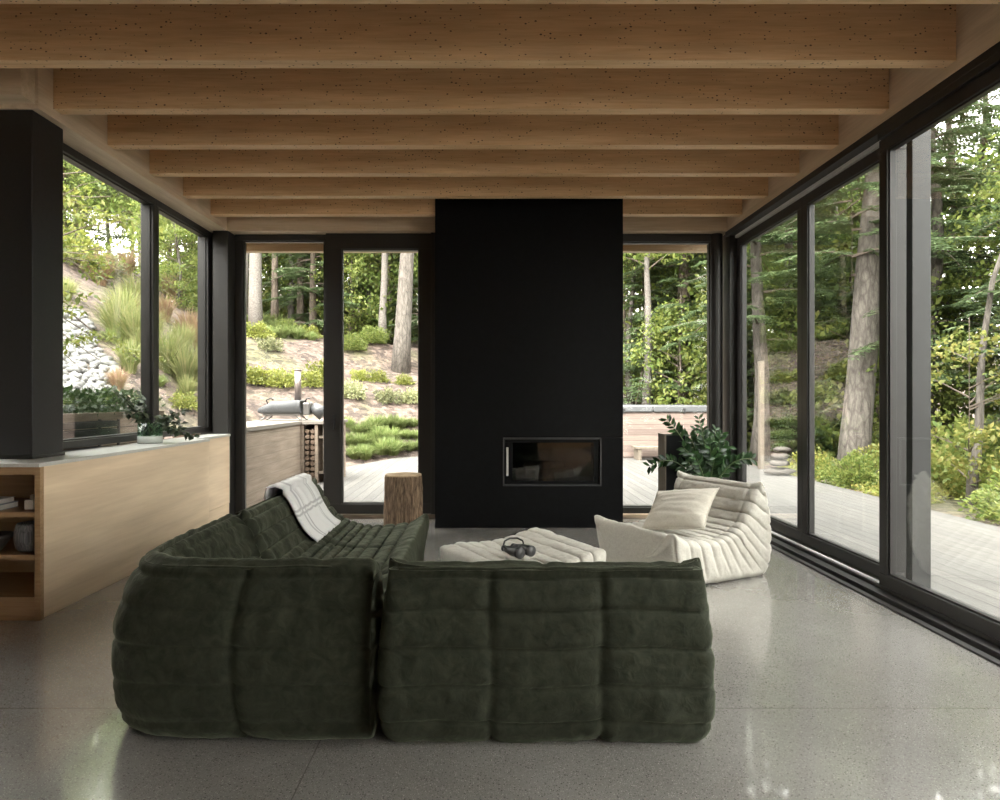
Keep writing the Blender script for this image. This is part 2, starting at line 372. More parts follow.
# ------------------------------------------------------------------ camera, world, light
cd = bpy.data.cameras.new('camera'); cam = bpy.data.objects.new('camera', cd); COL.objects.link(cam)
cam.location = (0,0,CH); cam.rotation_euler = (PI/2,0,0)
cd.sensor_width = 36; cd.lens = 36*F/1000; cd.shift_x = .014; cd.shift_y = -.001; cd.clip_end = 300; cd.clip_start = .05
S.camera = cam
w = bpy.data.worlds.new('overcast_sky'); S.world = w; w.use_nodes = True
nt = w.node_tree; bg = nt.nodes['Background']
tc = nt.nodes.new('ShaderNodeTexCoord'); sx = nt.nodes.new('ShaderNodeSeparateXYZ'); nt.links.new(tc.outputs['Generated'], sx.inputs[0])
rp = nt.nodes.new('ShaderNodeValToRGB'); nt.links.new(sx.outputs[2], rp.inputs[0])
rp.color_ramp.elements[0].position = 0; rp.color_ramp.elements[0].color = (.95,.90,.84,1)
rp.color_ramp.elements[1].position = .8; rp.color_ramp.elements[1].color = (1.0,.975,.94,1)
nt.links.new(rp.outputs[0], bg.inputs[0]); bg.inputs[1].default_value = 2.3
sl = bpy.data.lights.new('veiled_sun', 'SUN'); sl.energy = 1.5; sl.angle = math.radians(35); sl.color = (1,.95,.87)
so = bpy.data.objects.new('veiled_sun', sl); COL.objects.link(so); so.rotation_euler = (math.radians(32), math.radians(-18), 0)
S.view_settings.view_transform = 'Standard'; S.view_settings.look = 'None'; S.view_settings.gamma = 1; S.view_settings.use_curve_mapping = False
S.view_settings.exposure = 3.0
S.cycles.use_denoising = True; S.cycles.max_bounces = 12; S.cycles.diffuse_bounces = 6; S.cycles.transparent_max_bounces = 24
S.cycles.sample_clamp_indirect = 6; S.cycles.caustics_reflective = False; S.cycles.caustics_refractive = False

# ------------------------------------------------------------------ room shell
XR, XL, ZB, ZL = 2.69, -2.888, 3.28, 3.218
BY = 7.32                                             # plane of the rear glazing
struct(box_mb(-5.6, 2.95, -4.0, 7.42, -.2, 0).build('floor', 'floor'), 'polished grey concrete floor with fine aggregate specks', 'floor')
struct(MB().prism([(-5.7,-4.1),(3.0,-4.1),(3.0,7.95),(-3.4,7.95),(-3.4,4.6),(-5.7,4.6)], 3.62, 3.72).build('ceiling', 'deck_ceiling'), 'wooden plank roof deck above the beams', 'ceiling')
names = {5:'wooden ceiling beam at the very top edge, only its pale underside in view', 6:'nearest full-face wooden ceiling beam, crossing the whole room at the top',
 7:'second full-face wooden ceiling beam from the camera', 8:'third full-face wooden ceiling beam from the camera', 9:'fourth full-face wooden ceiling beam from the camera',
 10:'fifth full-face wooden ceiling beam, the one touching the black fireplace top', 11:''}
BG = 'wooden beams across the ceiling'
for k in (4,5,6,7,8,9,10,11):
    y0 = .61*k; y1 = y0+.091
    if k == 11:
        a = box_mb(XL, -.535, y0, y1, ZB, 3.62).build('ceiling_beam', 'beam', bevel=.003); tag(a, 'short rear ceiling beam left of the black fireplace', 'beam', BG)
        a = box_mb(1.431, XR, y0, y1, ZB, 3.62).build('ceiling_beam', 'beam', bevel=.003); tag(a, 'short rear ceiling beam right of the black fireplace', 'beam', BG)
    elif k == 4: pass
    else:
        x0 = -5.4 if k <= 6 else XL
        a = box_mb(x0, XR, y0, y1, ZB, 3.62).build('ceiling_beam', 'beam', bevel=.003); tag(a, names[k], 'beam', BG)
struct(box_mb(XR, 2.96, -4, 7.3, ZL, 3.62).build('trim_1', 'ledger'), 'pale wooden ledger along the top of the right glazing', 'trim')
struct(box_mb(-3.25, XL, 4.13, 7.3, ZL, 3.62).build('trim_2', 'ledger'), 'pale wooden ledger along the top of the left window', 'trim')
struct(box_mb(-3.25, 2.96, 7.13, 7.42, ZL, 3.62).build('trim_3', 'ledger_x'), 'pale wooden ledger above the rear glazing', 'trim')
struct(box_mb(-5.6, XL-.02, 4.0, 4.128, ZL+.03, 3.62).build('trim_4', 'ledger_x'), 'wooden header beam above the dark steel column', 'trim')
# unseen sides of the room behind the camera
wl = box_mb(-5.7, -5.6, -4, 4.46, 0, 3.62)
struct(wl.build('wall_left', 'white_paint'), 'white wall of the side wing', 'wall')
wr = box_mb(-5.7, 2.96, -4.1, -4, 0, 3.62)  # unseen wall, kept dark and windowless to dim the beam fronts
struct(wr.build('wall_rear', 'oak'), 'unseen wall behind the camera, dark oak to dim the beam fronts', 'wall')
wb = box_mb(-5.7, -3.25, 4.46, 4.56, 0, .93); wb.box(-5.7,-3.25,4.46,4.56,ZL,3.62)
struct(wb.build('wall_front', 'white_paint'), 'white wall below and above the window behind the shelf cabinet', 'wall')

def panel(root, axis, pos, u0, u1, z0, z1, fw=.08, depth=.07, pane_off=0, head=None, sill=None, lstile=None, rstile=None, bev=.004):
    """a framed glass leaf in the plane axis=pos: frame and pane as parts"""
    head = fw if head is None else head; sill = fw if sill is None else sill
    ls = fw if lstile is None else lstile; rs = fw if rstile is None else rstile
    def bx(m, a0, a1, b0, b1, d0, d1):
        if axis == 'x': m.box(pos+d0, pos+d1, a0, a1, b0, b1)
        else: m.box(a0, a1, pos+d0, pos+d1, b0, b1)
    f = MB(); h = depth/2
    bx(f, u0, u1, z1-head, z1, -h, h); bx(f, u0, u1, z0, z0+sill, -h, h)
    bx(f, u0, u0+ls, z0+sill, z1-head, -h, h); bx(f, u1-rs, u1, z0+sill, z1-head, -h, h)
    f.build('frame', 'frame', root, bevel=bev)
    bead = MB()
    for (a0,a1,b0,b1) in ((u0+ls,u1-rs,z1-head-.012,z1-head),(u0+ls,u1-rs,z0+sill,z0+sill+.012),(u0+ls,u0+ls+.012,z0+sill+.012,z1-head-.012),(u1-rs-.012,u1-rs,z0+sill+.012,z1-head-.012)):
        bx(bead, a0, a1, b0, b1, -h*.55, h*.55)
    bead.build('glazing_bead', 'frame', root)
    p = MB(); bx(p, u0+ls+.002, u1-rs-.002, z0+sill+.002, z1-head-.002, pane_off-.004, pane_off+.004)
    p.build('pane', 'clearglass' if axis == 'y' else 'glass', root)
def sroot(name, label, cat):
    o = bpy.data.objects.new(name, None); COL.objects.link(o); return struct(o, label, cat)

# right glazing wall: three sliding leaves
r = sroot('door_1', 'farthest tall sliding glass leaf of the right wall, next to the corner', 'glass door')
panel(r, 'x', 2.83, 5.66, 7.12, .075, 3.13, fw=.09)
r = sroot('door_2', 'middle tall sliding glass leaf of the right wall', 'glass door')
panel(r, 'x', 2.83, 4.36, 5.66, .075, 3.13, fw=.085)
r = sroot('door_3', 'nearest tall sliding glass leaf of the right wall', 'glass door')
panel(r, 'x', 2.755, 2.75, 4.43, .06, 3.125, fw=.085, depth=.07)
r = sroot('door_4', 'sliding glass leaf of the right wall beside the camera', 'glass door')
panel(r, 'x', 2.83, 1.05, 2.77, .075, 3.13, fw=.085)
r = sroot('door_5', 'sliding glass leaf of the right wall behind the camera', 'glass door')
panel(r, 'x', 2.755, -1.2, 1.1, .06, 3.125, fw=.085)
hd = box_mb(2.69, 2.90, -4, 7.2, 3.165, ZL); hd.box(2.86, 2.90, -4, 7.2, 3.12, 3.165); hd.box(2.69, 2.735, -4, 4.40, 3.12, 3.165)
struct(hd.build('trim_5', 'frame', bevel=.003), 'dark metal head rail above the right sliding doors', 'trim')
tr = box_mb(2.775, 2.80, 4.43, 7.13, 3.136, 3.165); tr.box(2.81, 2.855, 4.45, 7.13, 3.14, 3.165)
struct(tr.build('trim_6', 'silver'), 'silver sliding track under the right head rail', 'trim')
sl_ = box_mb(2.575, 2.62, -4, 7.2, .0, .012); sl_.box(2.64, 2.72, -4, 7.2, 0, .035); sl_.box(2.72, 2.95, -4, 7.2, 0, .058)
struct(sl_.build('trim_7', 'frame', bevel=.002), 'dark stepped sill track along the right glazing', 'trim')
tk = box_mb(2.735, 2.765, 4.44, 7.1, .058, .068)
struct(tk.build('trim_8', 'silver'), 'silver rail on the right sill track', 'trim')
# grey post outside
pc = box_mb(2.93, 3.06, 4.40, 4.53, -.04, 3.6)
tag(pc.build('exterior_post', 'post_grey', bevel=.004), 'grey square steel post standing outside behind the nearest sliding glass leaf', 'post')
# right rear corner post
cp = box_mb(2.72, 2.90, 7.14, 7.42, 0, ZL); cp.lathe([(.075,0),(.075,ZL)], 20, (2.62,7.3,0))
struct(cp.build('trim_9', 'frame', bevel=.005), 'dark steel corner post between rear and right glazing', 'trim')
# rear glazing
r = sroot('window_1', 'tall fixed glass pane right of the black fireplace', 'window')
panel(r, 'y', BY, 1.44, 2.60, .045, ZL, fw=.05, head=.09, sill=.07, depth=.12, lstile=.04, rstile=.05)
r = sroot('window_2', 'tall glass pane at the left end of the rear wall', 'window')
panel(r, 'y', BY+.02, -2.86, -1.815, .02, ZL, fw=.06, head=.07, sill=.03, depth=.10, lstile=.09, rstile=.03)
r = sroot('door_6', 'dark framed rear glass door between the left pane and the fireplace', 'glass door')
panel(r, 'y', BY-.02, -1.815, -.62, .045, ZL, fw=.1, head=.175, sill=.11, depth=.12, lstile=.175, rstile=.14)
h = box_mb(-1.73, -1.705, BY-.125, BY-.095, 1.0, 1.17); h.box(-1.727,-1.708,BY-.1,BY-.08,1.02,1.045); h.box(-1.727,-1.708,BY-.1,BY-.08,1.125,1.15)
h.build('handle', 'column', r, bevel=.004)
ss = box_mb(-1.9, -.55, 7.18, 7.4, .0, .045)
struct(ss.build('trim_10', 'threshold', bevel=.003), 'pale wooden threshold under the rear glass door', 'trim')
ss = box_mb(1.44, 2.6, 7.2, 7.4, .0, .045)
struct(ss.build('trim_11', 'ledger_x', bevel=.003), 'pale wooden sill under the right rear pane', 'trim')
cp = box_mb(-3.04, -2.87, 7.12, 7.42, 0, ZL); cp.box(-3.22, -3.04, 7.22, 7.42, 0, ZL)
struct(cp.build('trim_12', 'frame', bevel=.006), 'dark steel corner post between left window and rear glazing', 'trim')
cp = box_mb(-.62, -.54, 7.2, 7.42, 0, ZL)
struct(cp.build('trim_13', 'frame', bevel=.006), 'dark jamb beside the black fireplace', 'trim')
# left window
r = sroot('window_3', 'left window above the long worktop, pane beside the dark column', 'window')
panel(r, 'x', -3.15, 4.46, 6.0, .975, ZL-.0, fw=.07, head=.06, sill=.055, depth=.12, rstile=.055)
r = sroot('window_4', 'left window above the long worktop, pane beside the rear corner', 'window')
panel(r, 'x', -3.15, 6.0, 7.22, .975, ZL-.0, fw=.06, head=.06, sill=.055, depth=.12, lstile=.05, rstile=.10)
lw = box_mb(-3.24, -3.1, 4.57, 7.3, 0, .93)
struct(lw.build('wall_left.001', 'white_paint'), 'low wall behind the long maple cabinet', 'wall')
# rear window / wing window panes

r = sroot('window_5', 'window above the shelf cabinet beside the dark column', 'window'); panel(r, 'y', 4.51, -5.6, -3.25, .93, ZL, fw=.05)
# dark steel column on the worktop
t = thing('column', 'dark square steel column standing on the left worktop under the ledger', 'column', (-3.045,4.29,.955))
box_mb(-.11,.11,-.15,.155,0,ZL-.955-.002).build('shaft', 'column', t, bevel=.006)
box_mb(-.118,.118,-.158,.163,0,.02).build('base_plate', 'frame', t, bevel=.003)

# ------------------------------------------------------------------ long cabinet
CX = -2.70
t = thing('cabinet', 'long low maple cabinet with open end shelves under the left window', 'cabinet', (0,0,0))
b = box_mb(-2.72, CX, 3.91, 6.24, .19, .93); b.build('side_panel', 'maple', t, bevel=.002)
b = box_mb(-2.73, CX-.012, 3.91, 6.24, .0, .186); b.build('plinth', 'maple', t, bevel=.002)
b = box_mb(-3.09, -2.85, 6.26, 7.115, .19, .93); b.build('end_panel', 'maple', t, bevel=.002)
b = box_mb(-3.09, -2.855, 6.26, 7.115, 0, .185); b.build('end_plinth', 'maple', t, bevel=.002)
zs = lambda y: CH-(y-399)*3.875/F
b = box_mb(-2.735, CX, 3.875, 3.91, 0, .93); b.build('upright', 'oak', t, bevel=.002)
b = box_mb(-3.95, -3.92, 3.88, 4.43, .09, .93); b.build('upright', 'oak', t, bevel=.002)
box_mb(-3.95, -2.735, 3.877, 3.99, zs(475), .93).build('top_rail', 'oak', t, bevel=.002)
box_mb(-3.95, -2.735, 3.88, 3.995, 0, zs(602)).build('base_panel', 'oak', t, bevel=.002)
for ya, yb in ((512.5,517.5),(555,560),(597,602)):
    box_mb(-3.93, -2.735, 3.876, 4.43, zs(yb), zs(ya)).build('shelf', 'oak', t, bevel=.002)
box_mb(-3.95, -2.735, 4.435, 4.447, 0, .93).build('back_panel', 'oak', t)
box_mb(-2.735, -2.722, 3.92, 4.43, 0, .93).build('side_lining', 'oak', t)
t = thing('worktop', 'pale grey stone worktop running along the left window', 'worktop', (0,0,0))
cw = MB().prism([(-3.98,3.86),(CX+.006,3.86),(CX+.006,6.245),(-2.84,6.245),(-2.84,7.118),(-3.098,7.118),(-3.098,4.45),(-3.98,4.45)], .931, .955)
cw.build('slab', 'stone', t, bevel=.003)
# shelf objects
zA = zs(512.5)+.001; zB = zs(555)+.001
def book(x0, x1, y0, y1, z0, th, cover, label):
    t = thing('book', label, 'book', ((x0+x1)/2, (y0+y1)/2, z0), 0, 'books lying on the top shelf')
    hx, hy = (x1-x0)/2, (y1-y0)/2
    c = box_mb(-hx,hx,-hy,hy,0,.003); c.box(-hx,hx,-hy,hy,th-.003,th); c.box(-hx,-hx+.003,-hy,hy,.003,th-.003)
    c.build('cover', cover, t); box_mb(-hx+.004,hx-.004,-hy+.004,hy-.004,.0031,th-.0031).build('pages', 'paper', t)
book(-3.28,-2.985,3.92,4.09,zA,.035,'bookblue','grey book lying flat, lower of two on the top shelf')
book(-3.27,-3.01,3.93,4.09,zA+.0355,.028,'paper','pale book lying flat on the grey book on the top shelf')
t = thing('candle_holder', 'small pale block candle holder at the end of the top shelf', 'candle holder', (-2.835,4.0,zA))
box_mb(-.03,.03,-.03,.03,0,.058).build('block', 'paper', t, bevel=.004); MB().lathe([(.012,.058),(.012,.085),(.004,.09)],12).build('candle', 'paper', t, True)
t = thing('basket', 'dark striped round basket on the middle shelf', 'basket', (-2.84,3.99,zB))
MB().lathe([(.055,0),(.075,.02),(.085,.07),(.085,.12),(.075,.165),(.068,.175),(.062,.17),(.07,.12),(.07,.05),(.03,.02)],28, rfun=lambda a,z: 1+.03*math.sin(14*a)).build('body','basket',t,True)
t = thing('bowl', 'shallow dark bowl on the middle shelf beside the basket', 'bowl', (-3.07,3.99,zB))
MB().lathe([(.04,0),(.05,.01),(.10,.08),(.105,.10),(.10,.10),(.04,.02)],28).build('body','bowl',t,True)

# ------------------------------------------------------------------ fireplace
t = thing('fireplace', 'tall black steel fireplace tower with a glass-fronted firebox', 'fireplace', (0,0,0))
FY = 6.667; fx0, fx1 = -.531, 1.427; ix0, ix1, iz0, iz1 = .177, 1.20, .437, .937
f = MB()
f.box(fx0,ix0,FY,7.40,0,3.6); f.box(ix1,fx1,FY,7.40,0,iz1); f.box(ix0,fx1,FY,7.40,iz1+.004,3.6); f.box(ix0,ix1,FY,7.40,0,iz0); f.box(ix0,ix1,7.3,7.40,iz0,iz1+.004)
f.build('surround', 'fireplace', t)
fr = MB(); g = .022
fr.box(ix0,ix1,FY-.012,FY+.05,iz1-g*.6,iz1); fr.box(ix0,ix1,FY-.012,FY+.05,iz0,iz0+g*.6); fr.box(ix0,ix0+g*.6,FY-.012,FY+.05,iz0,iz1); fr.box(ix1-g*.6,ix1,FY-.012,FY+.05,iz0,iz1)
fo = fr.build('insert_frame', 'grey_line', t, bevel=.002); fo['label'] = 'grey metal frame line'
dr = MB(); e = .05
dr.box(ix0+g,ix1-g,FY+.012,FY+.04,iz1-e,iz1-g*.8); dr.box(ix0+g,ix1-g,FY+.012,FY+.04,iz0+g*.8,iz0+e); dr.box(ix0+g,ix0+.10,FY+.012,FY+.04,iz0+e,iz1-e); dr.box(ix1-.075,ix1-g,FY+.012,FY+.04,iz0+e,iz1-e)
d_ = dr.build('door', 'fireplace', t, bevel=.002)
box_mb(ix0+.1,ix1-.075,FY+.02,FY+.028,iz0+e,iz1-e).build('glass', 'fireglass', d_)
h = box_mb(ix0+.032,ix0+.055,FY-.03,FY-.012,.545,.84); h.box(ix0+.038,ix0+.05,FY-.014,FY+.013,.57,.585); h.box(ix0+.038,ix0+.05,FY-.014,FY+.013,.80,.815)
ho = h.build('handle', 'chrome', d_, bevel=.003); ho['label'] = 'bright steel vertical handle'
fb = box_mb(ix0+.02,ix1-.02,FY+.06,7.29,iz0+.012,iz0+.022); fb.build('firebox_floor','firebox',t)
for i,(xx,zz,rr) in enumerate(((.55,.53,.05),(.75,.53,.055),(.64,.615,.045))):
    MB().tube([(xx-.22,6.95,zz),(xx+.2,7.02,zz+.01)],rr,10).build('log','bark_log',t,True)

# ------------------------------------------------------------------ pleated lounge seating
def catmull(P, ts, t):
    P = np.asarray(P, float); n = len(P)
    i = min(max(int(np.searchsorted(ts, t, side='right')-1), 0), n-2)
    u = (t-ts[i])/(ts[i+1]-ts[i]); p0 = P[max(i-1,0)]; p1 = P[i]; p2 = P[i+1]; p3 = P[min(i+2,n-1)]
    return .5*((2*p1)+(-p0+p2)*u+(2*p0-5*p1+4*p2-p3)*u*u+(-p0+3*p1-3*p2+p3)*u**3)
def puff(u, p=2.4): return np.maximum(0, 1-np.abs(2*u-1)**p)**.55
def band_val(x, edges, p=2.4):
    edges = np.asarray(edges); i = np.clip(np.searchsorted(edges, x, side='right')-1, 0, len(edges)-2)
    u = (x-edges[i])/(edges[i+1]-edges[i]); return puff(np.clip(u,0,1), p), i
def wrinkle(V, amp, scale, seed):
    o = Vector((seed*3.7, seed*1.3, seed*7.1))
    return np.array([noise.noise(Vector(v)*scale+o)*amp+noise.noise(Vector(v)*scale*2.7+o)*amp*.45 for v in V])
def grid_normals(G):
    du = np.roll(G,-1,1)-np.roll(G,1,1); dt = np.gradient(G, axis=0)
    n = np.cross(du, dt); n /= np.maximum(np.linalg.norm(n,axis=2,keepdims=True),1e-9); return n
INNER = [(.10,.700),(.155,.635),(.215,.52),(.285,.425),(.39,.36),(.54,.325),(.70,.325),(.86,.35),(.985,.40)]
OUTER = [(.045,.672),(.0,.53),(-.012,.36),(.0,.16),(.06,.0),(.36,.0),(.60,.0),(.80,.0),(.95,.01)]
ZBANDS = [-.05,.085,.232,.381,.525,.642,.76]
def pleated(name, mat, W, parent, inner=INNER, outer=OUTER, ribs=None, ncol=3, seed=1, A=.024, ears=.045, mirror=False, back=True, side_edge=.10):
    """sweep of a rounded slab along an L path with quilted puffs: seat + backrest as one upholstered body. local: x across, y = depth, z up"""
    n = len(inner); ts = np.linspace(0,1,n); T = 190
    tt = np.linspace(0,1,T); I = np.array([catmull(inner,ts,t) for t in tt]); O = np.array([catmull(outer,ts,t) for t in tt])
    O[:,1] = np.maximum(O[:,1], 0)
    arc = np.concatenate([[0], np.cumsum(np.linalg.norm(np.diff(I,axis=0),axis=1))])
    if ribs is None: ribs = [0,.06,.19,.31,.41,.49,.56,.63,.70,.78,.88,1.0,1.13,1.3]
    ribs = np.array(ribs)*arc[-1]/ribs[-1]
    nI, nS, nC = 90, 16, 6
    rows = []; wgt = []
    for k in range(T):
        th = np.linalg.norm(O[k]-I[k]); hs = th/2; r = min(.055, hs*.55)
        zc = (I[k,1]+O[k,1])/2
        hw = W/2*(1-.035*max(0,(zc-.3)/.4)**1.5)-.0
        pts = []
        def arcpts(cx, cy, a0, a1): return [(cx+r*math.cos(a), cy+r*math.sin(a)) for a in np.linspace(a0,a1,nC+2)[1:-1]]
        pts += [(x,-hs) for x in np.linspace(-hw+r, hw-r, nI)]
        pts += arcpts(hw-r,-hs+r,-PI/2,0)
        pts += [(hw,y) for y in np.linspace(-hs+r,hs-r,nS)]
        pts += arcpts(hw-r,hs-r,0,PI/2)
        pts += [(x,hs) for x in np.linspace(hw-r,-hw+r,nI)]
        pts += arcpts(-hw+r,hs-r,PI/2,PI)
        pts += [(-hw,y) for y in np.linspace(hs-r,-hs+r,nS)]
        pts += arcpts(-hw+r,-hs+r,PI,1.5*PI)
        d = (O[k]-I[k])/max(th,1e-6); c = (O[k]+I[k])/2
        rows.append([(x, c[0]+d[0]*y, c[1]+d[1]*y) for x,y in pts])
        wgt.append([(np.clip(-y/hs*1.6-.3,0,1) if abs(x)<hw-.001 else 0, y/hs) for x,y in pts])
    G = np.array(rows); Wt = np.array(wgt); K = G.shape[1]
    Nn = grid_normals(G)
    ctr = G.mean(1, keepdims=True)
    if ((G-ctr)*Nn)[T//2].sum() < 0: Nn = -Nn
    ribv, _ = band_val(arc, ribs, 3.4)
    disp = np.zeros((T,K)); s_ = Wt[:,:,1]                # s: -1 inner … +1 outer
    inner_w = np.clip((.75-s_)/.5, 0, 1)                    # inner and side faces carry the ribs
    disp += A*(ribv[:,None]-1)*inner_w
    if side_edge:
        xx = np.abs(np.abs(G[:,:,0])-(W/2-side_edge)); disp -= .010*np.exp(-(xx/.010)**2)*np.clip((-s_-.9)*10,0,1)
    if back:
        zz = G[:,:,2]+.006*np.sin(G[:,:,0]*9+seed); bv, _ = band_val(zz, ZBANDS, 4.5)
        xe = np.linspace(-W/2*.99, W/2*.99, ncol+1); xe[0] = -W; xe[-1] = W
        sv = np.ones_like(zz)
        for x in xe[1:-1]: sv -= np.exp(-(np.abs(G[:,:,0]-x-.006*np.sin(G[:,:,2]*11+x*7))/.017)**.85)
        ow = np.clip((s_-.55)/.4,0,1)*np.clip((.30-G[:,:,1])/.12,0,1)
        disp += ow*(.023*(bv-1)+.024*(sv-1)) + ow*.012
        if ncol == 3 and W > 1.2:
            iw = np.clip((-s_-.7)*5,0,1); disp -= .022*np.exp(-(np.abs(G[:,:,0])/.016))*iw
        sw = np.clip((np.abs(s_)<.8).astype(float),0,1)*np.clip((.16-G[:,:,1])/.08,0,1)*0
    V = G.reshape(-1,3); wr_ = wrinkle(V,.008,5,seed)+wrinkle(V,.006,13,seed+3)
    D = disp.reshape(-1)+wr_; V = V+Nn.reshape(-1,3)*D[:,None]
    # pinched ears at the four upholstery tips
    Vg = V.reshape(T,K,3)
    for end, e in ((0,ears),(T-1,ears)):
        for k in range(T):
            fall = math.exp(-(abs(arc[k]-arc[end])/.05)**2)
            edge = np.clip((np.abs(Vg[k,:,0])-(W/2-.12))/.12,0,1)**2*(np.clip(-s_[k]+.2,0,1))
            Vg[k,:,0] += np.sign(Vg[k,:,0])*e*.6*fall*edge
            Vg[k,:,2] += e*fall*edge*(1.0 if end else .9)
            if end: Vg[k,:,1] += e*fall*edge*.8
    if back:
        zq = Vg[:,:,2]; Vg[:,:,0] *= 1-.045*np.clip(1-zq/.13,0,1)**2-.028*np.clip((zq-.30)/.4,0,1)**1.4
    faces = []
    for k in range(T-1):
        for j in range(K):
            j2 = (j+1)%K; faces.append((k*K+j, k*K+j2, (k+1)*K+j2, (k+1)*K+j))
    verts = Vg.reshape(-1,3).tolist()
    for end, dirv in ((0, None), (T-1, None)):
        ring = Vg[end]; c = ring.mean(0)
        nv = Vg[end]-Vg[end+1] if end==0 else Vg[end]-Vg[end-1]
        nv = nv.mean(0); nv = nv/np.linalg.norm(nv)
        prev = end*K; steps = 7; dome = .022 if end==0 else .045
        off = ring-c
        for q in range(1,steps+1):
            a = q/steps*PI/2*.97
            newr = c+off*math.cos(a)+nv*dome*math.sin(a)
            if end: newr[:,0] = c[0]+off[:,0]*(math.cos(a)**.35)
            else: newr[:,0] = c[0]+off[:,0]*(math.cos(a)**.25)
            base = len(verts); verts += newr.tolist()
            for j in range(K):
                j2 = (j+1)%K
                fc = (prev+j, prev+j2, base+j2, base+j); faces.append(fc if end else fc[::-1])
            prev = base
        faces.append(tuple(prev+j for j in range(K))[::(1 if end else -1)])
    me = bpy.data.meshes.new(name); me.from_pydata(verts, [], faces); me.update()
    bm = bmesh.new(); bm.from_mesh(me); bmesh.ops.recalc_face_normals(bm, faces=bm.faces); bm.to_mesh(me); bm.free()
    me.polygons.foreach_set('use_smooth',[True]*len(me.polygons)); me.materials.append(M[mat])
    o = put(name, me, parent)
    return o
def piping(parent, mat, W, y=.06, z=.672, seed=1, n=50, r=.007, ears=True):
    pts = []
    for i in range(n+1):
        x = -W/2*.885+W*.885*i/n; e = max(0,(abs(x)-(W/2-.12))/.12)**2
        pts.append((x, y-.004+noise.noise(Vector((x*5,seed,0)))*.006, z+noise.noise(Vector((x*7,seed,3)))*.008+.010*e))
    return MB().tube(pts, r, 8).build('piping', mat, parent, True)

# near two seater (its back to the camera)
t = thing('sofa', 'dark green pleated two-seat sofa seen from behind, three quilted columns wide', 'sofa', (.234,2.47,0))
pleated('body', 'green', 1.31, t, ncol=3, seed=2); piping(t, 'green', 1.30, seed=2, y=.04, z=.678)
# far two seater along the left cabinet, facing +x
t = thing('sofa', 'dark green pleated two-seat sofa with a checked throw over its back', 'sofa', (-1.485,4.425,0), -PI/2)
pleated('body', 'green', 1.63, t, ncol=3, seed=5); piping(t, 'green', 1.63, seed=5, y=.045, z=.676)
SOFA2 = t
